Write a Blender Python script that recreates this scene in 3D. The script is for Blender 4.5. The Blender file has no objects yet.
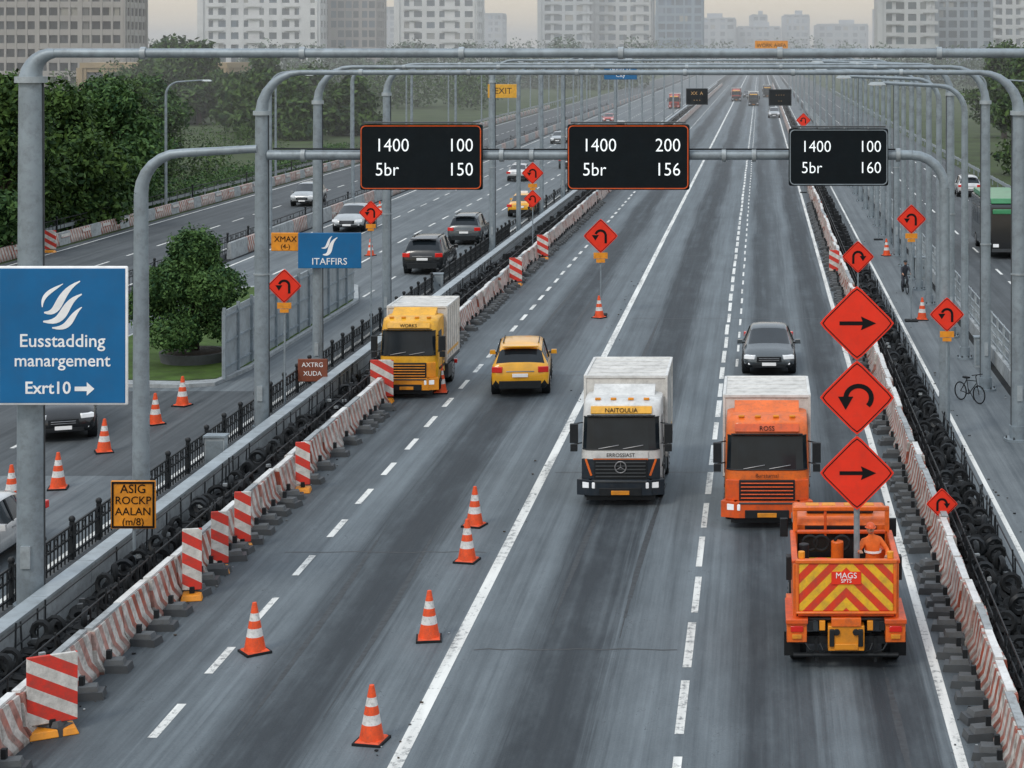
import bpy, bmesh, math, random
import numpy as np
from mathutils import Vector, Matrix
R = random.Random(11)
sc = bpy.context.scene
COL = sc.collection
D2R = math.radians

# ------------------------------------------------------------------ materials
def nt_new(name):
    m = bpy.data.materials.new(name); m.use_nodes = True
    nt = m.node_tree; b = nt.nodes["Principled BSDF"]
    return m, nt, b
def c4(c, s=1): return (min(1,c[0]*s), min(1,c[1]*s), min(1,c[2]*s), 1)
def mixc(nt, fac, a, b, mode='MIX'):
    n = nt.nodes.new('ShaderNodeMix'); n.data_type = 'RGBA'; n.blend_type = mode
    for idx, v in ((0, fac), (6, a), (7, b)):
        if isinstance(v, (int, float)): n.inputs[idx].default_value = v
        elif isinstance(v, tuple): n.inputs[idx].default_value = v
        else: nt.links.new(v, n.inputs[idx])
    return n.outputs[2]
def mth(nt, op, a, b=0.0, c=None, clamp=False):
    n = nt.nodes.new('ShaderNodeMath'); n.operation = op; n.use_clamp = clamp
    for i, v in enumerate((a, b, c)):
        if v is None: continue
        if isinstance(v, (int, float)): n.inputs[i].default_value = v
        else: nt.links.new(v, n.inputs[i])
    return n.outputs[0]
def coords(nt, kind='Object', scale=(1,1,1)):
    tc = nt.nodes.new('ShaderNodeTexCoord'); mp = nt.nodes.new('ShaderNodeMapping')
    mp.inputs['Scale'].default_value = scale
    nt.links.new(tc.outputs[kind], mp.inputs[0]); return mp.outputs[0]
def noise(nt, vec, scale, detail=4, rough=0.6):
    n = nt.nodes.new('ShaderNodeTexNoise'); n.inputs['Scale'].default_value = scale
    n.inputs['Detail'].default_value = min(detail,4); n.inputs['Roughness'].default_value = rough
    nt.links.new(vec, n.inputs['Vector']); return n.outputs['Fac']
def ramp(nt, fac, stops, interp='LINEAR'):
    r = nt.nodes.new('ShaderNodeValToRGB'); r.color_ramp.interpolation = interp
    e = r.color_ramp.elements
    while len(e) < len(stops): e.new(0.5)
    for i, (p, c) in enumerate(stops):
        e[i].position = p; e[i].color = c if len(c) == 4 else (*c, 1)
    nt.links.new(fac, r.inputs[0]); return r.outputs[0]
def bump(nt, b, h, strength=0.3, dist=0.02):
    n = nt.nodes.new('ShaderNodeBump'); n.inputs['Strength'].default_value = strength
    n.inputs['Distance'].default_value = dist
    nt.links.new(h, n.inputs['Height']); nt.links.new(n.outputs[0], b.inputs['Normal'])

def mat(name, col, rough=0.6, metal=0.0, var=0.2, ns=2.0, coat=0.0, emit=0.0, dirt=0.25, bmp=0.0, spec=0.5):
    m, nt, b = nt_new(name)
    v = coords(nt)
    n1 = noise(nt, v, ns, 4)
    base = ramp(nt, n1, [(0.3, c4(col, 1-var)), (0.7, c4(col, 1+var*0.6))])
    if dirt > 0:
        n2 = noise(nt, v, ns*3.1, 4, 0.75)
        f = ramp(nt, n2, [(0.46, (0,0,0)), (0.74, (1,1,1))])
        f = mth(nt, 'MULTIPLY', f, dirt)
        base = mixc(nt, f, base, c4((0.07,0.065,0.055)))
    nt.links.new(base, b.inputs['Base Color'])
    b.inputs['Roughness'].default_value = rough; b.inputs['Metallic'].default_value = metal
    b.inputs['Coat Weight'].default_value = coat; b.inputs['Coat Roughness'].default_value = 0.12
    b.inputs['Specular IOR Level'].default_value = spec
    if emit:
        b.inputs['Emission Color'].default_value = c4(col); b.inputs['Emission Strength'].default_value = emit
    if bmp: bump(nt, b, noise(nt, v, ns*12, 4), bmp, 0.02)
    return m

def stripes(name, c1, c2, d, period, duty=0.5, mirror=False, rough=0.55, dirt=0.35):
    m, nt, b = nt_new(name)
    tc = nt.nodes.new('ShaderNodeTexCoord'); sx = nt.nodes.new('ShaderNodeSeparateXYZ')
    nt.links.new(tc.outputs['Object'], sx.inputs[0])
    x = sx.outputs[0]
    if mirror: x = mth(nt, 'ABSOLUTE', x)
    s = mth(nt, 'MULTIPLY', x, d[0]); s = mth(nt, 'MULTIPLY_ADD', sx.outputs[1], d[1], s)
    s = mth(nt, 'MULTIPLY_ADD', sx.outputs[2], d[2], s)
    s = mth(nt, 'FRACT', mth(nt, 'ADD', mth(nt, 'DIVIDE', s, period), 500.0))
    f = mth(nt, 'GREATER_THAN', s, duty)
    n2 = noise(nt, tc.outputs['Object'], 4.0, 4, 0.75)
    n3 = noise(nt, tc.outputs['Object'], 0.7, 3, 0.6)
    fade = ramp(nt, n3, [(0.35, (.45,)*3), (0.6, (1,)*3)])
    base = mixc(nt, mth(nt,'MULTIPLY',f,fade) if dirt > .3 else f, c4(c1), c4(c2))
    ff = mth(nt, 'MULTIPLY', ramp(nt, n2, [(0.40, (0,0,0)), (0.70, (1,1,1))]), dirt*1.7)
    base = mixc(nt, ff, base, c4((0.08,0.07,0.06)))
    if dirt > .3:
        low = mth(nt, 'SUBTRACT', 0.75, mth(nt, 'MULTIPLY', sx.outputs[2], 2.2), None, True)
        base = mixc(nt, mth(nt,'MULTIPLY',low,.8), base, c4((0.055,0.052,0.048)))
    nt.links.new(base, b.inputs['Base Color']); b.inputs['Roughness'].default_value = rough
    return m

def asphalt(name, dark, light, lanes=True, rough=0.8):
    m, nt, b = nt_new(name)
    tc = nt.nodes.new('ShaderNodeTexCoord'); o = tc.outputs['Object']
    sx = nt.nodes.new('ShaderNodeSeparateXYZ'); nt.links.new(o, sx.inputs[0])
    def mp(s):
        q = nt.nodes.new('ShaderNodeMapping'); q.inputs['Scale'].default_value = s
        nt.links.new(o, q.inputs[0]); return q.outputs[0]
    st = noise(nt, mp((1.9, 0.028, 1)), 1.0, 4, 0.62)
    st2 = noise(nt, mp((7.5, 0.085, 1)), 1.0, 4, 0.75)
    gr = noise(nt, o, 18.0, 3, 0.85)
    blotch = noise(nt, mp((0.8, 0.26, 1)), 1.0, 4, 0.75)
    f = mth(nt, 'MULTIPLY', st, 0.38); f = mth(nt, 'MULTIPLY_ADD', st2, 0.24, f)
    f = mth(nt, 'MULTIPLY_ADD', blotch, 0.22, f); f = mth(nt, 'MULTIPLY_ADD', gr, 0.16, f)
    base = ramp(nt, f, [(0.41, c4(dark)), (0.58, c4(light))])
    if lanes:
        wob = mth(nt, 'MULTIPLY', mth(nt, 'SUBTRACT', noise(nt, mp((0.0, 0.03, 1)), 1.0, 2), 0.5), 1.0)
        wob = mth(nt, 'MULTIPLY_ADD', mth(nt, 'SUBTRACT', st2, 0.5), 1.0, wob)
        xx = mth(nt, 'ADD', sx.outputs[0], wob)
        t = mth(nt, 'DIVIDE', mth(nt, 'ADD', xx, 14.0), 19.0, None, True)
        def P(X): return (X+14.0)/19.0
        g = lambda v: (v, v, v)
        lm = ramp(nt, t, [(P(-13.6), g(.95)), (P(-12.4), g(.35)), (P(-10.7), g(.0)), (P(-9.9), g(.95)), (P(-8.9), g(1)), (P(-8.0), g(.1)), (P(-6.6), g(.05)),
                          (P(-5.3), g(.05)), (P(-4.6), g(1)), (P(-3.5), g(1)), (P(-2.8), g(.05)), (P(-1.5), g(0)), (P(-0.8), g(.05)),
                          (P(-.1), g(.95)), (P(.9), g(.6)), (P(1.6), g(.05)), (P(2.4), g(1)), (P(3.1), g(.95)), (P(3.6), g(.15)), (P(4.6), g(.8))], 'EASE')
        md = mth(nt, 'MULTIPLY_ADD', blotch, .45, mth(nt, 'MULTIPLY', st, .55))
        lm = mth(nt, 'MULTIPLY', lm, ramp(nt, md, [(0.45, g(1)), (0.66, g(.55))]))
        lm = mth(nt, 'MULTIPLY', lm, 0.96)
        base = mixc(nt, lm, base, mixc(nt, gr, c4((dark[0]*.20, dark[1]*.21, dark[2]*.23)), c4((dark[0]*.55, dark[1]*.55, dark[2]*.57))))
    cr = noise(nt, mp((0.5, 0.4, 1)), 1.0, 4, .8)
    cr = mth(nt, 'LESS_THAN', mth(nt, 'ABSOLUTE', mth(nt, 'SUBTRACT', cr, 0.5)), 0.0016)
    cr = mth(nt, 'MULTIPLY', cr, ramp(nt, blotch, [(0.48, (0,0,0)), (0.6, (.6,.6,.6))]))
    base = mixc(nt, cr, base, c4((0.03,0.03,0.032)))
    nt.links.new(base, b.inputs['Base Color'])
    nt.links.new(ramp(nt, f, [(0.40, (rough-.2,)*3), (0.62, (rough+.03,)*3)]), b.inputs['Roughness'])
    b.inputs['Specular IOR Level'].default_value = 0.25
    bump(nt, b, gr, 0.4, 0.012)
    return m

def paintmat(name, col, under):
    m, nt, b = nt_new(name)
    v = coords(nt)
    n = noise(nt, v, 5.0, 4, 0.8); n2 = noise(nt, coords(nt, 'Object', (3, .25, 1)), 1.0, 4)
    s = mth(nt, 'MULTIPLY_ADD', n2, 0.35, mth(nt, 'MULTIPLY', n, 0.65))
    f = ramp(nt, s, [(0.38, (.1,)*3), (0.48, (1,)*3)])
    base = mixc(nt, f, c4(under), ramp(nt, n2, [(0.3, c4(col, .72)), (0.7, c4(col))]))
    nt.links.new(base, b.inputs['Base Color']); b.inputs['Roughness'].default_value = 0.65
    return m

def foliage(name, dark, light, ns=0.7):
    m, nt, b = nt_new(name)
    geo = nt.nodes.new('ShaderNodeNewGeometry'); v = coords(nt)
    n = noise(nt, v, ns, 3)
    f = mth(nt, 'MULTIPLY_ADD', n, 0.65, mth(nt, 'MULTIPLY', geo.outputs['Random Per Island'], 0.35))
    base = ramp(nt, f, [(0.28, c4(dark)), (0.72, c4(light))])
    nt.links.new(base, b.inputs['Base Color']); b.inputs['Roughness'].default_value = 0.65
    b.inputs['Specular IOR Level'].default_value = 0.15
    return m

def glassmat(name, col=(0.010,0.014,0.018), rough=0.08, var=0.0, cell=None):
    m, nt, b = nt_new(name)
    v = coords(nt)
    if cell:
        sn = nt.nodes.new('ShaderNodeVectorMath'); sn.operation = 'SNAP'; sn.inputs[1].default_value = cell
        nt.links.new(v, sn.inputs[0]); wn = nt.nodes.new('ShaderNodeTexWhiteNoise')
        nt.links.new(sn.outputs[0], wn.inputs[0])
        base = ramp(nt, wn.outputs['Value'], [(0.0, c4(col, .6)), (0.55, c4(col, 1.2)), (0.85, c4(col, 2.0)), (1.0, c4((.35,.33,.28)))])
    else:
        base = ramp(nt, noise(nt, v, 1.5, 2), [(0.3, c4(col)), (0.8, c4(col, 1.8))])
    nt.links.new(base, b.inputs['Base Color']); b.inputs['Roughness'].default_value = rough
    b.inputs['Specular IOR Level'].default_value = 0.35
    return m

M = {}
M['asph'] = asphalt('asphalt_main', (0.080,0.096,0.107), (0.175,0.203,0.220))
M['asph2'] = asphalt('asphalt_side', (0.072,0.086,0.096), (0.178,0.199,0.210), lanes=False)
M['asphd'] = asphalt('asphalt_dark', (0.036,0.042,0.047), (0.105,0.116,0.123), lanes=False)
M['paint'] = paintmat('road_paint', (0.82,0.82,0.78), (0.14,0.15,0.155))
M['seam'] = mat('tar_seam', (0.03,0.031,0.033), 0.5)
M['skid'] = mat('skid_rubber',(.045,.052,.058),.7,ns=6,var=.4,dirt=.2)
M['conc'] = mat('concrete', (0.36,0.385,0.395), 0.85, ns=1.2, dirt=0.55, bmp=.3)
M['concd'] = mat('concrete_dark', (0.10,0.108,0.114), 0.85, ns=1.5, dirt=0.5, bmp=.3)
M['galv'] = mat('galvanised_steel', (0.28,0.33,0.365), 0.48, 0.25, ns=1.2, dirt=0.4)
M['galv2'] = mat('galvanised_light', (0.37,0.415,0.44), 0.48, 0.2, ns=1.2, dirt=0.35)
M['blk'] = mat('black_rubber', (0.011,0.013,0.015), 0.8, ns=4, dirt=.1, spec=.3)
M['blkm'] = mat('black_metal', (0.014,0.017,0.020), 0.5, 0.1, ns=4, dirt=.12, spec=.35)
M['dirtg'] = mat('dark_gravel', (0.028,0.031,0.034), 0.9, ns=8, var=.5, dirt=.4, bmp=.8, spec=.2)
M['wht'] = mat('white_paint', (0.74,0.74,0.72), 0.4, coat=.1, ns=1.3, dirt=.3)
M['offw'] = mat('cargo_box_white', (0.70,0.68,0.64), 0.55, ns=.9, var=.14, dirt=.45)
M['org'] = mat('orange_paint', (0.82,0.155,0.015), 0.42, coat=.15, ns=2, dirt=.4)
M['orgd'] = mat('orange_deep', (0.74,0.10,0.012), 0.45, coat=.1, ns=2, dirt=.4)
M['yel'] = mat('yellow_paint', (0.84,0.42,0.015), 0.4, coat=.2, ns=2, dirt=.3)
M['sigo'] = mat('sign_orange_red', (0.86,0.042,0.018), 0.55, ns=1.5, var=.1, dirt=.15, spec=.25)
M['sigy'] = mat('sign_amber', (0.82,0.30,0.015), 0.5, ns=1.5, dirt=.35)
M['sigk'] = mat('sign_black', (0.006,0.006,0.007), 0.6, dirt=0, spec=.2)
M['blue'] = mat('sign_blue', (0.010,0.14,0.34), 0.45, ns=.6, var=.15, dirt=.12, spec=.3)
M['sigw'] = mat('sign_white', (0.82,0.82,0.82), 0.5, dirt=0.05, emit=.12)
M['led'] = mat('led_white', (0.85,0.9,0.92), 0.5, dirt=0, var=.05, emit=.5)
M['ledd'] = mat('led_dim', (0.5,0.3,0.12), 0.5, dirt=0, var=.05, emit=.2)
M['vms'] = mat('display_black', (0.004,0.008,0.011), 0.55, ns=2, dirt=.04, spec=.15)
M['cone'] = mat('cone_orange', (0.86,0.090,0.015), 0.6, ns=5, dirt=.42)
M['conew'] = mat('cone_white', (0.74,0.73,0.71), 0.5, ns=5, dirt=.5)
M['glass'] = glassmat('dark_glass')
M['red'] = mat('red_lens', (0.6,0.015,0.01), 0.2, coat=.8, dirt=0, emit=.1)
M['lens'] = mat('headlamp_lens', (0.78,0.80,0.82), 0.12, coat=1, dirt=0, emit=.3)
M['rim'] = mat('wheel_rim', (0.35,0.35,0.36), 0.35, .7)
M['brush'] = mat('steel_dark', (0.060,0.067,0.073), 0.5, .2)
M['grass'] = mat('grass', (0.055,0.08,0.028), 0.9, ns=.15, var=.45, dirt=.5, bmp=.6, spec=.2)
M['lawn'] = mat('lawn', (0.065,0.115,0.025), 0.9, ns=.9, var=.45, dirt=.35, bmp=.6, spec=.2)
M['bark'] = mat('bark', (0.06,0.045,0.032), 0.9, ns=6, bmp=.8)
M['leaf'] = foliage('leaves', (0.010,0.032,0.013), (0.085,0.150,0.034), .6)
M['leafb'] = foliage('leaves_bright', (0.012,0.042,0.018), (0.098,0.180,0.052), .9)
M['leaff'] = foliage('leaves_far', (0.040,0.070,0.048), (0.100,0.145,0.085), .12)  # paler, greyer green than near leaves: distance haze put into the colour
M['barr'] = stripes('barrier_stripes', (0.64,0.61,0.57), (0.42,0.080,0.038), (0,1,.55), 0.46, 0.54, dirt=.45)
M['rw'] = stripes('red_white_board', (0.70,0.68,0.64), (0.74,0.040,0.022), (.55,0,1), 0.5, 0.5, dirt=.29)
M['chev'] = stripes('chevron_red_yellow', (0.88,0.50,0.02), (0.74,0.045,0.012), (1,0,1), 0.42, 0.5, mirror=True, dirt=.24)
M['skin'] = mat('skin', (0.45,0.25,0.17), 0.55, dirt=0)
M['hair'] = mat('hair', (0.03,0.02,0.015), 0.6, dirt=0)
M['hiviz'] = mat('hiviz_orange', (0.85,0.16,0.02), 0.7, ns=5, dirt=.15)
M['cloth'] = mat('dark_cloth', (0.04,0.045,0.06), 0.8, ns=5)
M['greenp'] = mat('green_paint', (0.05,0.28,0.12), 0.4, coat=.4)

# ------------------------------------------------------------------ mesh builder
class MB:
    def __init__(s): s.v=[]; s.f=[]; s.m=[]; s.mats=[]
    def mi(s, m):
        if m not in s.mats: s.mats.append(m)
        return s.mats.index(m)
    def add(s, vs, fs, m, X=None):
        o = len(s.v); k = s.mi(m)
        for p in vs:
            p = Vector(p)
            if X is not None: p = X @ p
            s.v.append((p.x, p.y, p.z))
        for f in fs: s.f.append(tuple(i+o for i in f)); s.m.append(k)
    def box(s, c, d, m, rz=0, rx=0, ry=0, tx=1, ty=1):
        hx, hy, hz = d[0]/2, d[1]/2, d[2]/2
        vs = [(-hx,-hy,-hz),(hx,-hy,-hz),(hx,hy,-hz),(-hx,hy,-hz),
              (-hx*tx,-hy*ty,hz),(hx*tx,-hy*ty,hz),(hx*tx,hy*ty,hz),(-hx*tx,hy*ty,hz)]
        X = Matrix.Translation(c)
        if rz: X = X @ Matrix.Rotation(rz,4,'Z')
        if ry: X = X @ Matrix.Rotation(ry,4,'Y')
        if rx: X = X @ Matrix.Rotation(rx,4,'X')
        s.add(vs, [(0,3,2,1),(4,5,6,7),(0,1,5,4),(1,2,6,5),(2,3,7,6),(3,0,4,7)], m, X)
    def tube(s, pts, rr, m, n=10, cap=True):
        pts = [Vector(p) for p in pts]
        if isinstance(rr, (int,float)): rr = [rr]*len(pts)
        vs=[]; fs=[]; nrm=None
        for i,p in enumerate(pts):
            a = pts[max(0,i-1)]; b = pts[min(len(pts)-1,i+1)]
            t = (b-a).normalized()
            if nrm is None:
                nrm = t.orthogonal().normalized()
            else:
                nrm = (nrm - t*nrm.dot(t)).normalized()
            bi = t.cross(nrm)
            for k in range(n):
                an = 2*math.pi*k/n
                vs.append(p + (nrm*math.cos(an)+bi*math.sin(an))*rr[i])
        for i in range(len(pts)-1):
            for k in range(n):
                k2=(k+1)%n
                fs.append((i*n+k, i*n+k2, (i+1)*n+k2, (i+1)*n+k))
        if cap:
            fs.append(tuple(range(n-1,-1,-1))); o=(len(pts)-1)*n; fs.append(tuple(o+k for k in range(n)))
        s.add(vs, fs, m)
    def cyl(s, a, b, r, m, n=14, r2=None): s.tube([a,b],[r, r if r2 is None else r2], m, n)
    def face(s, pts, m): s.add(pts, [tuple(range(len(pts)))], m)
    def flat(s, pts, y, m, off=(0,0), sc_=1):
        P=[(off[0]+p[0]*sc_, y, off[1]+p[1]*sc_) for p in pts]
        a=sum(pts[i][0]*pts[(i+1)%len(pts)][1]-pts[(i+1)%len(pts)][0]*pts[i][1] for i in range(len(pts)))
        if a<0: P.reverse()
        s.face(P, m)
    def prism(s, prof, w, m, x0=0):
        n=len(prof); vs=[(x0-w/2,p[0],p[1]) for p in prof]+[(x0+w/2,p[0],p[1]) for p in prof]
        a=sum(prof[i][0]*prof[(i+1)%n][1]-prof[(i+1)%n][0]*prof[i][1] for i in range(n))
        fs=[tuple(range(n))[::-1] if a>0 else tuple(range(n)), tuple(range(n,2*n)) if a>0 else tuple(range(n,2*n))[::-1]]
        for i in range(n):
            j=(i+1)%n
            fs.append((i,j,n+j,n+i) if a>0 else (j,i,n+i,n+j))
        s.add(vs, fs, m)
    def ball(s, c, r, m, n=12, k=8, zmin=-1.0, X=None):
        vs=[];fs=[]
        for i in range(k+1):
            t=math.pi*i/k; z=max(math.cos(t), zmin)
            for j in range(n):
                a=2*math.pi*j/n
                vs.append((c[0]+r[0]*math.sin(t)*math.cos(a), c[1]+r[1]*math.sin(t)*math.sin(a), c[2]+r[2]*z))
        for i in range(k):
            for j in range(n):
                j2=(j+1)%n; fs.append((i*n+j,(i+1)*n+j,(i+1)*n+j2,i*n+j2))
        s.add(vs,fs,m,X)
    def torus(s, c, Rr, r, m, ax='X', n=14, k=6, tilt=0):
        vs=[];fs=[]
        for i in range(n):
            a=2*math.pi*i/n
            for j in range(k):
                b=2*math.pi*j/k; q=Rr+r*math.cos(b); p=(q*math.cos(a),q*math.sin(a),r*math.sin(b))
                vs.append(p)
        for i in range(n):
            for j in range(k):
                i2=(i+1)%n;j2=(j+1)%k
                fs.append((i*k+j,i2*k+j,i2*k+j2,i*k+j2))
        X=Matrix.Translation(c)
        if tilt: X=X@Matrix.Rotation(tilt,4,'Z')@Matrix.Rotation(tilt*.7,4,'X')
        if ax=='X': X=X@Matrix.Rotation(math.pi/2,4,'Y')
        elif ax=='Y': X=X@Matrix.Rotation(math.pi/2,4,'X')
        s.add(vs,fs,m,X)
    def mesh(s, name, ang=35):
        me=bpy.data.meshes.new(name); me.from_pydata(s.v,[],s.f)
        for m in s.mats: me.materials.append(m)
        me.polygons.foreach_set('material_index', s.m)
        if ang:
            me.polygons.foreach_set('use_smooth',[True]*len(me.polygons))
            me.update(); me.set_sharp_from_angle(angle=D2R(ang))
        me.update(); return me
    def obj(s, name, parent=None, loc=(0,0,0), rz=0, ang=35, bevel=0, scale=1, seg=2):
        o=bpy.data.objects.new(name, s.mesh(name, ang)); COL.objects.link(o)
        o.location=loc; o.rotation_euler=(0,0,rz)
        if scale!=1: o.scale=(scale,)*3 if isinstance(scale,(int,float)) else scale
        if parent: o.parent=parent
        if bevel:
            b=o.modifiers.new('bevel','BEVEL'); b.width=bevel; b.segments=seg; b.limit_method='ANGLE'; b.angle_limit=D2R(40)
        return o
def empty(name, loc=(0,0,0), rz=0, scale=1):
    e=bpy.data.objects.new(name,None); COL.objects.link(e); e.empty_display_size=.3
    e.location=loc; e.rotation_euler=(0,0,rz); e.scale=(scale,)*3 if isinstance(scale,(int,float)) else scale
    return e
def text(body, size, loc, m, parent, align='CENTER', name='lettering', sx=1.0, rz=0, bold=0.0):
    c=bpy.data.curves.new(name,'FONT'); c.body=body; c.size=size; c.align_x=align; c.align_y='CENTER'
    c.extrude=0.003; c.resolution_u=3; c.offset=bold
    c.materials.append(m)
    o=bpy.data.objects.new(name,c); COL.objects.link(o); o.location=loc; o.rotation_euler=(math.pi/2,0,rz); o.scale=(sx,1,1)
    if parent: o.parent=parent
    return o

# ------------------------------------------------------------------ world, sun, camera
w=bpy.data.worlds.new("World"); sc.world=w; w.use_nodes=True; nt=w.node_tree
bg=nt.nodes['Background']; bg.inputs[1].default_value=0.1
sky=nt.nodes.new('ShaderNodeTexSky'); sky.sky_type='NISHITA'; sky.sun_disc=False
sky.sun_elevation=D2R(46); sky.sun_rotation=D2R(-150); sky.dust_density=4; sky.air_density=1.2
tc=nt.nodes.new('ShaderNodeTexCoord'); sx=nt.nodes.new('ShaderNodeSeparateXYZ'); nt.links.new(tc.outputs['Generated'],sx.inputs[0])
ov=ramp(nt, sx.outputs[2], [(0.0,(.70,.585,.43)),(0.035,(.68,.605,.49)),(0.30,(.58,.64,.70)),(1.0,(.80,.89,1.0))])
sc10=nt.nodes.new('ShaderNodeVectorMath'); sc10.operation='SCALE'; sc10.inputs['Scale'].default_value=13.4
nt.links.new(ov, sc10.inputs[0])
nt.links.new(mixc(nt,0.9,sky.outputs[0],sc10.outputs[0]), bg.inputs[0])
sl=bpy.data.lights.new('sun','SUN'); sl.energy=1.15; sl.angle=D2R(12); sl.color=(1,.94,.85)
so=bpy.data.objects.new('sun',sl); COL.objects.link(so)
az=D2R(-150); el=D2R(46)
dirv=Vector((math.sin(az)*math.cos(el), math.cos(az)*math.cos(el), math.sin(el)))
so.rotation_euler=dirv.to_track_quat('Z','Y').to_euler()
cam=bpy.data.cameras.new('camera'); co=bpy.data.objects.new('camera',cam); COL.objects.link(co)
co.location=(0,0,13); co.rotation_euler=(math.pi/2,0,0)
cam.sensor_width=36; cam.lens=36*1900/1024; cam.shift_x=-(760-512)/1024; cam.shift_y=-(384-50)/1024
cam.clip_start=.5; cam.clip_end=9000
sc.camera=co
sc.view_settings.view_transform='Standard'; sc.view_settings.look='None'; sc.view_settings.exposure=0

hm=bpy.data.materials.new('haze'); hm.use_nodes=True; hn=hm.node_tree; hn.nodes.clear()
ho=hn.nodes.new('ShaderNodeOutputMaterial'); hv=hn.nodes.new('ShaderNodeVolumeScatter'); hv.inputs['Density'].default_value=.00072; hv.inputs['Color'].default_value=(1,.975,.93,1); hv.inputs['Anisotropy'].default_value=.2
hn.links.new(hv.outputs[0],ho.inputs['Volume'])
b=MB(); b.box((0,1500+150,20),(3600,3000,39.8),hm); ob=b.obj('haze',ang=0)

# ------------------------------------------------------------------ ground & roads
def sheet(name, x0,x1,y0,y1,z,m,ny=1):
    b=MB(); 
    for i in range(ny):
        a=y0+(y1-y0)*i/ny; c=y0+(y1-y0)*(i+1)/ny
        b.face([(x0,a,z),(x1,a,z),(x1,c,z),(x0,c,z)],m)
    return b.obj(name,ang=0)
sheet('ground',-4000,4000,-60,7500,-0.03,M['grass'])
sheet('road',-14.4,4.95,-40,1500,0,M['asph'])
sheet('road',-32.6,-17.4,-40,1500,0,M['asph2'])
sheet('road',-46,-34.2,-40,1500,0,M['asphd'])
sheet('road',6.2,9.4,-40,1500,0,M['asph2'])
sheet('road',10.2,22,-40,1500,0,M['asphd'])
sheet('gravel_strip',-17.4,-14.4,-40,1500,0.0,M['dirtg'])
sheet('gravel_strip',4.95,6.2,-40,1500,0.0,M['dirtg'])
sheet('gravel_strip',9.4,10.2,-40,1500,0.0,M['dirtg'])
sheet('median',-34.2,-32.6,-40,1500,0.0,M['dirtg'])
b=MB()
def line(x,y0,y1,wd=.2,z=.006):
    b.face([(x-wd/2,y0,z),(x+wd/2,y0,z),(x+wd/2,y1,z),(x-wd/2,y1,z)],M['paint'])
def dashes(x,y0,y1,per,ln,wd=.15):
    y=y0
    while y<y1: line(x+R.uniform(-.02,.02),y,y+ln*R.uniform(.9,1.05),wd*R.uniform(.9,1.1)); y+=per
line(-6.62,20,1400,.26); line(3.68,20,1400,.2); line(6.75,20,1400,.14)
dashes(-1.52,20.5,900,3.9,3.0,.17); dashes(-11.5,21.1,700,3.7,1.9,.17)
dashes(-.95,78,700,3.9,2.0,.1)
line(-17.9,20,1400,.15); dashes(-24.4,20,600,6,3); dashes(-20.9,100,600,6,3,.13); line(-31.9,100,1400,.15); dashes(-28.2,110,500,6,3,.13)
dashes(-40,30,600,6,3); line(-34.9,30,1400,.14); line(-45.3,30,1400,.14)
dashes(14,20,600,6,3); line(10.7,20,1400,.14); dashes(18,20,600,6,3)
b.obj('road_markings',ang=0)
b=MB()
for (y,x0,x1) in [(49.2,-12.3,-7.1),(58.5,-6.3,3.4),(41.2,-6.2,-1.8),(76,-13,-6.8),(92,-6.2,3.5),(120,-13,3.5)]:
    n=14; P=[];Q=[]
    for i in range(n+1):
        x=x0+(x1-x0)*i/n; yy=y+R.uniform(-.05,.05); P.append((x,yy-.03,.003)); Q.append((x,yy+.03,.003))
    for i in range(n): b.face([P[i],P[i+1],Q[i+1],Q[i]],M['seam'])
for (x,y0,ln,dx) in [(-3.1,42,15,.3),(-4.7,43,15,.3),(-9.9,36,16,-.3),(-8.5,37,15,-.3),(1.1,58,16,.1),(-.3,60,15,.1),(-5.0,70,24,.2),(2.7,33,7,-.1),(-10.2,84,26,.3),(-8.8,84,26,.3)]:
    n=10
    for i in range(n):
        a=i/n; c=(i+1)/n; xa=x+dx*a*a; xc=x+dx*c*c; wd=.08*math.sin(math.pi*min(.95,max(.06,(a+c)/2)))
        b.face([(xa-wd,y0+ln*a,.0028),(xa+wd,y0+ln*a,.0028),(xc+wd,y0+ln*c,.0028),(xc-wd,y0+ln*c,.0028)],M['skid'])
b.obj('road_joint_seams',ang=0)
b=MB()
for i in range(520):
    side=R.choice((-13.4,-13.3,4.1,4.2,-6.9,-17.9,7.0,9.2)); x=side+R.gauss(0,.22); y=33+R.random()**1.5*110; s=R.uniform(.015,.06)
    b.box((x,y,.012+s*.2),(s,s*R.uniform(.6,1.6),s*.4),R.choice((M['concd'],M['conc'],M['blk'],M['bark'])),rz=R.uniform(0,3))
b.obj('roadside_debris',ang=0)

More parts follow.
